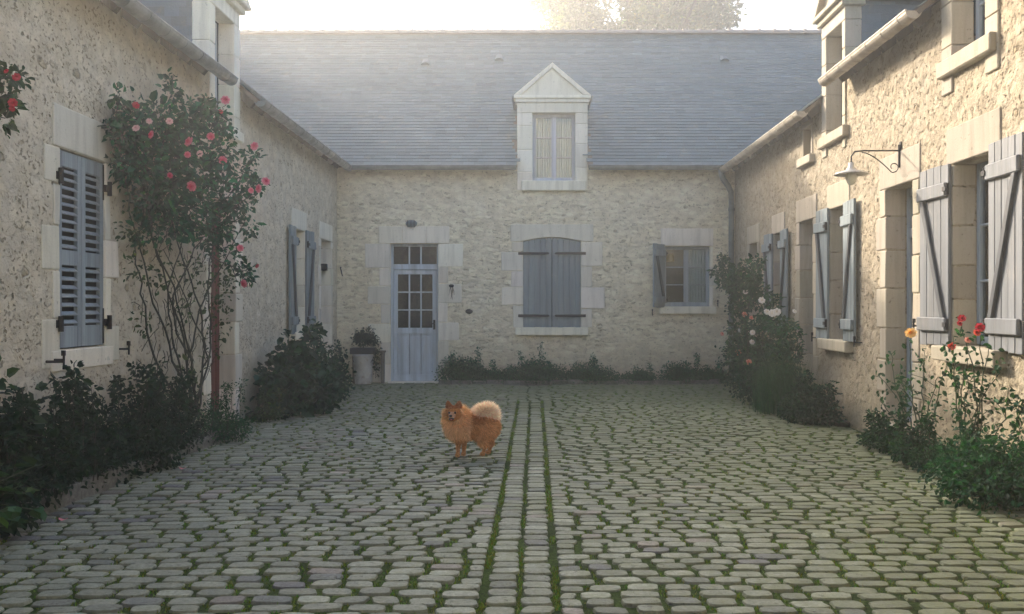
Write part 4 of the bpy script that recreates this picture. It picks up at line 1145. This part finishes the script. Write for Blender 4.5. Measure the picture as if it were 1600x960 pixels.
foliage(cr, [(*pL(px, py, .2), .1, .2, .2, 1) for px, py in ((290, 590), (300, 610), (240, 600), (280, 480), (330, 470), (205, 355), (345, 500), (330, 540), (225, 500), (345, 430), (350, 460), (320, 430), (215, 420), (250, 430), (335, 400), (300, 420), (360, 440))], 620, .045, (.035, .06, .025), wall='L', name='lower_foliage')
for kd, px, py, off, r in (('pink', 352, 157, .45, .062), ('pink', 296, 222, .5, .066), ('pink', 329, 213, .5, .052), ('pink', 398, 229, .75, .06), ('pink', 348, 250, .55, .058), ('pink', 300, 291, .55, .064), ('pink', 237, 211, .42, .048), ('red', 212, 165, .35, .042),
                            ('pale', 213, 201, .38, .044), ('pale', 265, 190, .45, .042), ('pink', 405, 295, .85, .06), ('pink', 415, 284, .85, .062), ('pink', 392, 298, .8, .04), ('pink', 375, 388, .6, .05), ('pink', 382, 443, .65, .06), ('red', 402, 416, .65, .034), ('pink', 293, 242, .5, .04), ('pale', 312, 240, .52, .042),
                            ('pink', 266, 274, .5, .036), ('pale', 233, 190, .4, .036), ('red', 345, 175, .45, .032)):
    flower(cr, kd, pL(px, py, off), r * .86, (random.uniform(-.7, .9), -1, random.uniform(-.6, .5)))

# rose at the near end of the same wall, only a spray of it in the picture
nr = empty('climbing_rose', (-3.4, 5.05, 0), 'dark red climbing rose spray entering at the near end of the shaded wall', 'climbing rose')
st = MB(); tips = [pL(14, 118, .55), pL(18, 150, .55), pL(8, 185, .55)]
for tpt in tips:
    L_ = stem_line([(-3.45, 5.05, 0), (-3.5, 5.0, 1.2), (-3.4, 5.1, 2.3), tuple((Vector((-3.35, 5.15, 2.5)) + tpt) / 2), tuple(tpt)], 8, .008); st.tube(L_, list(np.linspace(.014, .003, len(L_))), 6)
st.build('stem', M['stem'], nr)
foliage(nr, [(*p, .06, .1, .07, 1) for p in (pL(5, 125, .5), pL(12, 165, .5), pL(3, 190, .5), pL(-10, 150, .45), pL(-30, 140, .4), pL(-60, 200, .35), pL(-90, 300, .3), pL(20, 118, .5))], 260, .055, (.028, .055, .028), wall='L')
flower(nr, 'red', pL(26, 121, .6), .028, (.3, -1, .2)); flower(nr, 'red', pL(20, 161, .6), .03, (.5, -1, -.2)); flower(nr, 'red', pL(19, 170, .6), .02, (.2, -1, -.6)); flower(nr, 'red', pL(10, 112, .6), .018)

# ---- shrubs
def shrub(name, label, cat, c, rx, ry, h, n, size, base, wall, group=None, clumps=9, mat='leaf', aspect=.58, sprigs=6, top=.0):
    o = empty(name, (c[0], c[1], 0.04), label, cat, group)
    st = MB(); cl = []
    for i in range(clumps):
        g_ = random.uniform(0, 6.28); q = math.sqrt(random.random()); zz = random.uniform(.18, .85) * h * (1 - .45 * q)
        cx, cy = c[0] + rx * .75 * q * math.cos(g_), c[1] + ry * .75 * q * math.sin(g_)
        r = random.uniform(.22, .36) * h; cl.append((cx, cy, zz, min(r * 1.1, rx * .5), r * 1.2, r * .9, r * r))
        L_ = stem_line([(c[0] + random.gauss(0, .03), c[1] + random.gauss(0, .05), .03), (c[0] * .5 + cx * .5, c[1] * .5 + cy * .5, zz * .6), (cx, cy, zz)], 6, .01); st.tube(L_, list(np.linspace(.007, .003, len(L_))), 5)
    cl.append((c[0], c[1], h * .3, rx * .8, ry * .8, h * .33, sum(q[6] for q in cl) * .35))
    for i in range(sprigs):
        g_ = random.uniform(0, 6.28); bx_, by_ = c[0] + rx * .5 * math.cos(g_), c[1] + ry * .7 * math.sin(g_)
        tp = (bx_ + random.gauss(0, .05), by_ + random.gauss(0, .08), h * random.uniform(.92, 1.2) + top)
        L_ = stem_line([(bx_, by_, .1), ((bx_ + tp[0]) / 2 + .02, by_, tp[2] * .6), tp], 6, .008); st.tube(L_, list(np.linspace(.005, .002, len(L_))), 4)
        for q in (.72, .86, .98): cl.append((tp[0], tp[1], tp[2] * q, .05, .06, .05, .006 * h))
    st.build('stem', M['stem'], o)
    foliage(o, cl, n, size, base, wall=wall, mat=mat, aspect=aspect)
    return o
DG = (0.0059, 0.0246, 0.0137)
left_bed = [(-3.43, 4.75, .32, .46, .60, 2600, .06, 'dark broad leaved shrub at the near end of the shaded bed'),
            (-3.43, 5.55, .31, .52, .72, 3600, .048, 'dark shrub with tall bare sprigs, second from near end of shaded bed'),
            (-3.43, 6.35, .31, .52, .80, 4000, .042, 'dark shrub left of the louvred shutters, in the shaded bed'),
            (-3.42, 7.15, .31, .52, .82, 4200, .042, 'tallest dark shrub right under the louvred shutters'),
            (-3.41, 7.95, .31, .52, .76, 4000, .038, 'dark shrub between the louvred window and the rose canes'),
            (-3.40, 8.7, .32, .52, .66, 3600, .036, 'dark low shrub around the foot of the climbing rose canes')]
for x, y, rx, ry, h, n, s, lab in left_bed:
    shrub('shrub', lab, 'shrub', (x, y), rx, ry, h, n, s, DG, 'L', 'shrubs along the shaded wall', sprigs=7)
o = shrub('shrub', 'brighter green feathery shrub beside the dark red door', 'shrub', (-3.28, 9.6), .34, .42, .5, 3800, .026, (0.0117, 0.0616, 0.0273), 'L', 'shrubs along the shaded wall', sprigs=5, aspect=.4)
shrub('shrub', 'big leaved bushy shrub below the far grey shutters', 'shrub', (-3.16, 12.25), .48, .7, 1.08, 3000, .085, (0.0078, 0.0403, 0.0242), 'L', 'shrubs along the shaded wall', clumps=12, aspect=.75, sprigs=3)
shrub('shrub', 'fine leaved shrub near the courtyard corner, left of the white bucket', 'shrub', (-3.12, 13.75), .42, .75, .78, 3600, .045, (0.0078, 0.0403, 0.0242), 'L', 'shrubs along the shaded wall', clumps=10, sprigs=9)
shrub('shrub', 'little low plant at the foot of the big leaved shrub', 'shrub', (-3.28, 11.35), .2, .3, .3, 900, .04, (.026, .055, .025), 'L', 'shrubs along the shaded wall', clumps=6, sprigs=3)
# broad leaves at the picture's near corner
o = empty('leafy_plant', (-3.25, 5.35, .04), 'broad leaved plant spilling onto the kerb at near end of shaded bed', 'plant')
st = MB(); P = []; 
for i in range(26):
    tp = Vector((-3.2 + random.uniform(-.25, .2), 5.3 + random.uniform(-.4, .5), random.uniform(.12, .42))); st.tube([(-3.3, 5.35, .05), tuple((Vector((-3.3, 5.35, .3)) + tp) / 2), tuple(tp)], .004, 4); P.append(tp)
st.build('stem', M['stem_g'], o)
P = np.array([tuple(p) for p in P]); n = len(P)
V, F_ = leaf_arrays(np.repeat(P, 3, 0), unit(3 * n) * np.array([1, 1, .3]), unit(3 * n) * .4 + np.array([0, 0, 1.0]), RNG.uniform(.08, .15, 3 * n), RNG.uniform(.06, .1, 3 * n))
np_mesh('foliage', V, F_, 4, M['leaf'], o, col=np.repeat(leaf_cols(3 * n, (.03, .075, .035)), 6, 0))
o = empty('tall_plant', (-3.3, 5.6, .04), 'tall weedy plant with two bare stems against the near end of shaded wall', 'plant')
st = MB(); cl = []
for yy, h in ((5.75, 1.12), (5.6, .95), (6.15, .86)):
    tp = (-3.42, yy + .03, h); st.tube(stem_line([(-3.38, yy, .04), (-3.4, yy + .03, h * .6), tp], 6, .006), .006, 5)
    for q in (.7, .85, 1.0): cl.append((-3.4, yy + random.uniform(-.06, .06), h * q, .06, .08, .05, 1))
st.build('stem', M['stem'], o); foliage(o, cl, 60, .09, (.025, .06, .035), wall='L', aspect=.7)

# back bed
back = [(bx(722), .40, .58, 3000, .034, 'rounded bushy plant right of the light blue door'), (bx(783), .36, .34, 1500, .034, 'low thin plant between the door bush and arched shutters'),
        (bx(838), .42, .62, 2600, .036, 'twiggy plant left below the arched grey shutters'), (bx(920), .42, .42, 2200, .034, 'dark low mound right below the arched grey shutters'),
        (bx(990), .36, .30, 1300, .036, 'lowest plant midway along the end wall bed'), (bx(1062), .38, .45, 2000, .036, 'leafy plant under the small curtained window'), (bx(1112), .3, .34, 1200, .036, 'small dark plant in the bed corner by the downpipe')]
for x, r, h, n, s, lab in back:
    shrub('bed_plant', lab, 'plant', (x, 16.98), r * 1.5, .2, h, int(n * 2.6), s * .85, (0.016, 0.072, 0.040), 'B', 'plants along the end wall', sprigs=2, clumps=22)

# right side: fine feathery bush, dark bush, roses
def feathery(label, x, y, rx, ry, h, n, base):
    o = empty('feathery_plant', (x, y, .04), label, 'plant', 'feathery plants by the sunlit wall')
    P = np.stack([x + rx * .6 * RNG.normal(size=n) * .6, y + ry * .6 * RNG.normal(size=n) * .6, np.full(n, .05)], 1)
    P[:, 0] = np.minimum(P[:, 0], XR - .05)
    blades(o, P, h * RNG.uniform(.45, 1.05, n), RNG.uniform(.02, .28, n), np.full(n, .0045), base)
    cl = [(x + random.gauss(0, rx * .3), y + random.gauss(0, ry * .35), h * random.uniform(.4, .85), rx * .35, ry * .3, h * .2, 1) for i in range(14)]
    foliage(o, cl, int(n * .9), .03, base, name='leaf_spray', wall='R', aspect=.3, mat='leaf_s')
    return o
feathery('green feathery bush at the rose corner of the sunlit wall', 3.18, 12.0, .36, .6, .76, 2600, (0.0130, 0.0560, 0.0231))
shrub('shrub', 'dark green low bush under the middle shutters of sunlit wall', 'shrub', (3.32, 11.05), .34, .48, .52, 3200, .04, (0.0065, 0.0314, 0.0168), 'R', 'shrubs along the sunlit wall', sprigs=5)
o = shrub('rose_bush', 'dense rose bush with white and salmon blooms by the downpipe corner', 'rose bush', (3.3, 13.9), .40, 1.0, 1.35, 5200, .05, (0.0084, 0.0403, 0.0221), 'R', 'rose bushes along the sunlit wall', clumps=18, sprigs=8)
st = MB(); cl = []
for q in ((1128, 405), (1140, 440), (1150, 425), (1165, 415), (1178, 430), (1120, 425), (1185, 410)):
    tp = pR(*q, random.uniform(.3, .6)); L_ = stem_line([(3.35, 14.6, .1), tuple(Vector((3.3, 14.5, 1.1))), tuple(tp)], 8, .012); st.tube(L_, list(np.linspace(.009, .003, len(L_))), 5)
    for t in (.75, .88, 1): cl.append((*(Vector((3.3, 14.5, 1.1)).lerp(tp, t)), .10, .14, .10, 1))
for q in ((1150, 520), (1170, 510), (1195, 505), (1215, 510), (1232, 520), (1145, 550), (1165, 545), (1190, 540), (1215, 545), (1238, 550), (1160, 575), (1185, 570), (1230, 575)): cl.append((*pR(*q, random.uniform(.3, .55)), .15, .2, .15, 2.5))
for q in ((1160, 450), (1185, 455), (1150, 480), (1170, 470), (1205, 475)): cl.append((*pR(*q, .4), .15, .2, .16, 2.5))
st.build('tall_stem', M['stem'], o); foliage(o, cl, 5600, .05, (0.011, 0.050, 0.026), wall='R', name='tall_foliage')
for kd, px, py, r in (('white', 1190, 470, .055), ('white', 1207, 490, .06), ('white', 1214, 488, .06), ('white', 1165, 456, .045), ('white', 1176, 520, .045), ('salmon', 1163, 492, .05), ('salmon', 1153, 551, .055), ('salmon', 1128, 522, .042), ('salmon', 1170, 566, .05), ('white', 1175, 535, .045), ('white', 1156, 517, .04), ('white', 1198, 488, .05), ('salmon', 1174, 497, .036), ('white', 1241, 487, .036)):
    flower(o, kd, pR(px, py, .62 if px < 1225 else .3), r)

def open_rose(label, base, tips, flowers, n, leafbase, stems_from=.05):
    o = empty('rose_bush', (base[0], base[1], .05), label, 'rose bush', 'rose bushes along the sunlit wall')
    st = MB(); P = []; T = []
    for tp in tips:
        tp = Vector(tp); b0 = Vector((base[0] + random.gauss(0, .03), base[1] + random.gauss(0, .08), .04))
        midp = b0.lerp(tp, .5) + Vector((random.gauss(0, .03), random.gauss(0, .05), .06))
        L_ = stem_line([b0, midp, tp], 12, .008); st.tube(L_, list(np.linspace(.0075, .003, len(L_))), 6)
        for k, p in enumerate(L_[3:]):
            for r_ in range(n):
                if random.random() < .62 + .25 * k / len(L_):
                    P.append(tuple(p + Vector((random.gauss(0, .035), random.gauss(0, .045), random.gauss(0, .03))))); T.append(1)
        for r_ in range(2):    # side twigs
            s0 = L_[random.randint(4, len(L_) - 2)]; s1 = s0 + Vector((random.uniform(-.15, .05), random.uniform(-.2, .2), random.uniform(.04, .2)))
            st.tube([s0, s0.lerp(s1, .5) + Vector((0, 0, .02)), s1], .003, 4)
            for q in range(5): P.append(tuple(s0.lerp(s1, .4 + .15 * q) + Vector((random.gauss(0, .02),) * 3)))
    st.build('stem', M['stem_g'], o)
    P = np.array(P); m = len(P); L2 = RNG.uniform(.03, .06, m)
    V, F_ = leaf_arrays(P, unit(m) + np.array([0, 0, -.1]), unit(m) * .7 + np.array([0, -.2, .7]), L2, L2 * .62)
    np_mesh('foliage', V, F_, 4, M['leaf'], o, col=np.repeat(leaf_cols(m, leafbase), 6, 0))
    for kd, p, r in flowers: flower(o, kd, p, r, (random.uniform(-.6, .1), -1, random.uniform(.1, .7)))
    return o
open_rose('sparse rose bush with a single yellow bloom before the blue door', (3.45, 8.25), [pR(1372, 585, .5), pR(1392, 552, .45), pR(1423, 530, .45), pR(1445, 560, .35), pR(1480, 565, .3), pR(1408, 600, .45), pR(1465, 590, .3), pR(1375, 625, .5)],
          [('yellow', pR(1423, 521, .47), .056)], 3, (0.0143, 0.0560, 0.0231))
open_rose('rose bush with scarlet blooms below the nearest open shutters', (3.48, 7.35), [pR(1503, 505, .4), pR(1530, 518, .38), pR(1490, 545, .42), pR(1560, 585, .3), pR(1545, 545, .3), pR(1512, 560, .4), pR(1575, 620, .3), pR(1497, 600, .4), pR(1520, 590, .4)],
          [('red', pR(1503, 498, .42), .036), ('red', pR(1531, 512, .4), .040), ('scarlet', pR(1526, 520, .4), .032), ('scarlet', pR(1487, 541, .44), .036), ('red', pR(1499, 506, .42), .026), ('salmon', pR(1512, 532, .42), .03)], 4, (0.0117, 0.0504, 0.0210))
shrub('bed_plant', 'low green plant beside the doorstep of the sunlit wing', 'plant', (3.42, 9.0), .24, .45, .30, 2400, .036, (0.0091, 0.0403, 0.0189), 'R', 'low plants in the near sunlit bed', sprigs=2)
shrub('bed_plant', 'low leafy plant under the yellow rose', 'plant', (3.40, 8.1), .28, .45, .40, 3000, .034, (0.0097, 0.0448, 0.0210), 'R', 'low plants in the near sunlit bed', sprigs=2)
shrub('bed_plant', 'dark low plant around the scarlet rose stems', 'plant', (3.38, 7.3), .30, .45, .42, 3000, .034, (0.0078, 0.0381, 0.0189), 'R', 'low plants in the near sunlit bed', sprigs=2)
shrub('shrub', 'green spreading shrub spilling over the kerb at near end of sunlit bed', 'shrub', (3.28, 6.45), .50, .5, .62, 5200, .036, (0.0091, 0.0470, 0.0210), 'R', 'shrubs along the sunlit wall', clumps=14, sprigs=3)

# ---- bucket planter by the door
o = empty('bucket_planter', (bx(573), 16.86, 0), 'chipped white bucket with dark bushy plant left of the light blue door', 'planter')
c = Vector((bx(573), 16.86, 0))
k = MB(); k.lathe(c, [(.0, .005), (.145, .005), (.15, .02), (.185, .5), (.195, .51), (.195, .54), (.18, .545), (.17, .50), (.0, .48)], 24); k.build('bucket', M['bucket'], o, smooth=True)
k = MB(); pts = [c + Vector((.19 * math.cos(t), -.03 - .17 * math.sin(t) * .6, .5 - .16 * math.sin(t))) for t in np.linspace(0, math.pi, 12)]; k.tube(pts, .006, 5); k.build('handle', M['iron'], o)
k = MB(); k.box(Fr(c, (1, 0, 0), (0, 0, 1), (0, -1, 0)), -.22, .22, .548, .66, -.14, .14); k.build('trough', M['clay'], o, bevel=.01)
cl = [(c.x + random.uniform(-.16, .18), c.y + random.uniform(-.08, .08), random.uniform(.72, .98), .12, .1, .1, 1) for i in range(9)] + [(c.x + .24, c.y, .62 - .1 * i, .06, .06, .08, .3) for i in range(5)]
foliage(o, cl, 1500, .035, (.014, .028, .018), wall='B')
st_o = empty('plant_stand', (bx(562), 17.02, 0), 'dark low wooden bench behind the white bucket', 'bench')
k = MB(); k.box(W0, bx(552), bx(604), .56, .60, 16.98, 17.15); k.build('seat', M['wood'], st_o, bevel=.005)
for xx in (bx(556), bx(600)):
    k = MB(); k.box(W0, xx - .025, xx + .025, 0, .56, 17.0, 17.13); k.build('leg', M['wood'], st_o)

# ---- tree beyond the ridge
def tree(name, label, x, y, h, crx, crz, n, size, base):
    o = empty(name, (x, y, 0), label, 'tree')
    st = MB(); st.tube([(x, y, -.05), (x + .1, y, h * .25), (x - .1, y, h * .5), (x, y, h * .8)], [.42, .33, .24, .06], 10)
    cl = []
    for i in range(60):
        v = unit(1)[0]; r = RNG.random() ** .4
        c_ = Vector((x + v[0] * crx * r * .86, y + v[1] * crx * r * .86, h - crz + v[2] * crz * r * .86)); rr = random.uniform(.5, 1.15)
        cl.append((*c_, rr, rr, rr * .75, rr * rr))
        st.tube(stem_line([(x, y, h * random.uniform(.3, .6)), tuple(Vector((x, y, h * .55)).lerp(c_, .6)), tuple(c_)], 6, .05), list(np.linspace(.10, .015, 7)), 5)
    st.build('trunk', M['stem'], o)
    foliage(o, cl, n, size, base, name='crown', floor=2.0, var=.35)
    return o
tree('broad_tree', 'broad pale tree rising through haze behind the end house ridge', 4.7, 40.0, 18.2, 5.7, 4.8, 46000, .16, (.055, .07, .03))

# fallen petals on the paving
for x, y, lab in ((-3.05, 6.0, 'fallen pink petal beside the near kerb of shaded bed'), (-3.0, 7.9, 'pale fallen petal beside the kerb under the rose canes')):
    m = MB(); m.c = (.7, .22, .26)
    m.add([(x + .03 * math.cos(t), y + .022 * math.sin(t), .03 + .008 * math.cos(2 * t)) for t in np.linspace(0, 2 * math.pi, 9)[:-1]] + [(x, y, .024)], [(k, (k + 1) % 8, 8) for k in range(8)])
    tag(m.build('petal', M['petal'], loc=(x, y, .02), col=True, smooth=True, fix=False), lab, 'petal')

# ------------------------------------------------------------------ the dog
def dog():
    Y0 = FPX * CH / 233; X0 = (739 - VPX) * Y0 / FPX
    o = empty('dog', (X0, Y0, .012), 'fluffy orange spitz dog standing on the cobbles with tail curled over its back', 'dog')
    m = MB()
    def cap(p, q, r0, r1, n=7): 
        p, q = Vector(p), Vector(q); m.tube([p.lerp(q, t / n) for t in range(n + 1)], [r0 + (r1 - r0) * t / n for t in range(n + 1)], 14); m.ball(p, r0, 7); m.ball(q, r1, 7)
    # local: x to the photo's right, y away from the camera, z up; head at -x turned to the camera
    m.ball((-.125, -.045, .285), (.095, .095, .105), 10)      # chest
    m.ball((-.03, .0, .285), (.12, .088, .092), 10); m.ball((.075, .035, .29), (.115, .09, .1), 10)
    m.ball((.125, .05, .28), (.08, .082, .11), 10)             # rump
    cap((-.13, -.06, .32), (-.165, -.09, .39), .075, .062)    # neck
    m.ball((-.150, -.055, .355), (.088, .07, .085), 10)
    m.ball((-.172, -.10, .405), (.066, .062, .06), 10)         # skull
    cap((-.178, -.145, .392), (-.188, -.185, .382), .033, .02)
    for sx in (-1, 1):                                        # ears
        e = Vector((-.172 + sx * .040, -.095, .448)); m.tube([e, e + Vector((sx * .009, .0, .034)), e + Vector((sx * .016, -.002, .074))], [.036, .024, .003], 8)
    # front legs: straight, wrist, paw
    for (x, y) in ((-.132, -.085), (-.082, -.02)):
        cap((x + .01, y + .01, .24), (x, y, .12), .036, .021); cap((x, y, .12), (x - .002, y - .003, .03), .019, .015); m.ball((x - .006, y - .018, .016), (.023, .032, .016), 7)
    # hind legs: thigh, hock to the rear, near vertical shank, paw
    for (x, y) in ((.075, -.012), (.125, .085)):
        cap((x + .035, y + .02, .25), (x + .0, y, .165), .062, .036); cap((x + .0, y, .16), (x + .04, y + .008, .085), .030, .019); cap((x + .04, y + .008, .085), (x + .026, y, .03), .017, .015); m.ball((x + .014, y - .014, .015), (.025, .03, .015), 7)
    # tail curled forward over the back
    tl = [Vector(p) for p in ((.165, .06, .33), (.168, .05, .375), (.145, .035, .40), (.10, .02, .395), (.055, .005, .375), (.03, -.01, .35))]
    m.tube(tl, [.03, .04, .045, .045, .035, .015], 10); [m.ball(p, r_, 6) for p, r_ in zip(tl, (.03, .04, .045, .045, .035, .015))]
    raw = m.build('tmp', M['skin'], None, fix=True)
    md = raw.modifiers.new('r', 'REMESH'); md.mode = 'VOXEL'; md.voxel_size = .007
    sm = raw.modifiers.new('s', 'SMOOTH'); sm.factor = .6; sm.iterations = 6
    dg = bpy.context.evaluated_depsgraph_get(); ev = raw.evaluated_get(dg); me = bpy.data.meshes.new_from_object(ev); bpy.data.objects.remove(raw)
    me.name = 'body'; me.polygons.foreach_set('use_smooth', [True] * len(me.polygons))
    body = bpy.data.objects.new('body', me); COL.objects.link(body); body.parent = o
    # coat
    me.calc_loop_triangles(); co = np.empty(len(me.vertices) * 3); me.vertices.foreach_get('co', co); co = co.reshape(-1, 3)
    no = np.empty(len(me.vertices) * 3); me.vertices.foreach_get('normal', no); no = no.reshape(-1, 3)
    tri = np.empty(len(me.loop_triangles) * 3, np.int32); me.loop_triangles.foreach_get('vertices', tri); tri = tri.reshape(-1, 3)
    ar = np.linalg.norm(np.cross(co[tri[:, 1]] - co[tri[:, 0]], co[tri[:, 2]] - co[tri[:, 0]]), axis=1)
    n = 60000; k = RNG.choice(len(tri), n, p=ar / ar.sum()); r1 = np.sqrt(RNG.random(n)); r2 = RNG.random(n)
    bc = np.stack([1 - r1, r1 * (1 - r2), r1 * r2], 1)[:, :, None]
    P = (co[tri[k]] * bc).sum(1); N_ = (no[tri[k]] * bc).sum(1); N_ /= np.linalg.norm(N_, axis=1, keepdims=True) + 1e-9
    x, y, z = P.T
    head = np.linalg.norm((P - np.array([-.178, -.115, .402])) / np.array([.08, .10, .07]), axis=1) < 1
    face = head & (y < -.115)
    ear = (z > .447) & (x < -.1)
    leg = z < .15
    tail = (z > .36) & (x > .0) | (x > .165) & (z > .33)
    ruff = (x < -.03) & (z > .2) & ~head & ~ear
    length = np.full(n, .05); length[ruff] = .068; length[tail] = .066; length[head] = .022; length[face] = .007; length[ear] = .010; length[leg] = .009 + .11 * np.clip(z[leg] - .06, 0, 1)
    back_leg = (x > .05) & (z > .1) & (z < .3); length[back_leg] = np.maximum(length[back_leg], .045)
    length *= RNG.uniform(.5, 1.3, n)
    flow = np.tile(np.array([.55, .12, -.55]), (n, 1)); flow[ruff] = [.0, -.1, -.75]; flow[head] = [.2, .5, -.1]; flow[face] = [.0, .3, .2]; flow[ear] = [0, 0, 1.]; flow[tail] = [.15, -.1, .1]; flow[leg] = [.2, .1, -1.1]
    cheek = head & ~face & (z < .42); flow[cheek] = np.stack([np.sign(x[cheek] + .175) * .9, np.zeros(cheek.sum()), np.full(cheek.sum(), -.35)], 1); length[cheek] = .055
    D = N_ * np.where(leg | face, .45, .95)[:, None] + flow * .7 + RNG.normal(0, .22, (n, 3)); D /= np.linalg.norm(D, axis=1, keepdims=True)
    base = np.tile(np.array([.60, .335, .14]), (n, 1))
    base[ruff] = [.70, .44, .21]; base[ruff & (z < .3)] = [.74, .52, .29]; base[tail] = [.86, .75, .58]; base[(x > -.03) & (x < .1) & (z > .3) & ~tail] = [.50, .25, .09]; base[leg] = [.55, .30, .12]; base[back_leg & (y < .03)] = [.66, .39, .17]
    base[head] = [.52, .24, .075]; base[ear] = [.30, .11, .04]
    muz = (np.linalg.norm(P - np.array([-.188, -.18, .385]), axis=1) < .042); base[muz] = [.66, .50, .38]
    base[cheek] = [.68, .42, .19]
    base *= np.exp(RNG.normal(0, .18, (n, 1)))
    wv = .0010 + .017 * length
    side = np.cross(D, unit(n)); side /= np.linalg.norm(side, axis=1, keepdims=True) + 1e-9
    mid = P + D * (length * .55)[:, None]; tip = P + D * length[:, None] + np.array([0, 0, -.12]) * (length * .5)[:, None]
    V = np.stack([P - D * .003 + side * wv[:, None], P - D * .003 - side * wv[:, None], mid - side * (wv * .8)[:, None], mid + side * (wv * .8)[:, None], tip], 1).reshape(-1, 3)
    b = np.arange(n)[:, None] * 5
    F3 = np.concatenate([b + np.array([[0, 1, 2]]), b + np.array([[0, 2, 3]]), b + np.array([[3, 2, 4]])], 0)
    cc = np.repeat(base, 5, 0).reshape(n, 5, 3); cc[:, 4] *= 1.25; cc[:, 3] *= 1.1; cc[:, 2] *= 1.1
    off = np.array(wl(o)); np_mesh('fur', V + off, F3, 3, M['fur'], o, col=cc.reshape(-1, 3))
    O = wl(o)
    k = MB(); k.ball(O + Vector((-.191, -.208, .390)), (.016, .012, .012), 6); k.build('nose', M['black'], o, smooth=True)
    for sx in (-1, 1):
        k = MB(); k.ball(O + Vector((-.180 + sx * .027, -.164, .414)), (.011, .010, .011), 6); k.build('eye', M['black'], o, smooth=True)
    k = MB(); k.ball(O + Vector((-.186, -.188, .360)), (.026, .02, .014), 6); k.build('mouth', M['black'], o, smooth=True)
    k = MB(); k.ball(O + Vector((-.186, -.201, .355)), (.012, .012, .007), 6); k.build('tongue', M['tongue'], o, smooth=True)
dog()

# ------------------------------------------------------------------ morning haze
def haze():
    m = MB(); m.box(W0, -78, 78, -1.2, 19.5, -32, 104)
    t = NT('morning_haze'); v = t.n('VolumePrincipled', Density=HAZE, Anisotropy=.74); v.inputs['Color'].default_value = (.965, .97, .94, 1)
    t.t.links.new(v.outputs[0], t.out.inputs['Volume'])
    o = m.build('haze', t.m); tag(o, kind='stuff')
HAZE = .0068
haze()
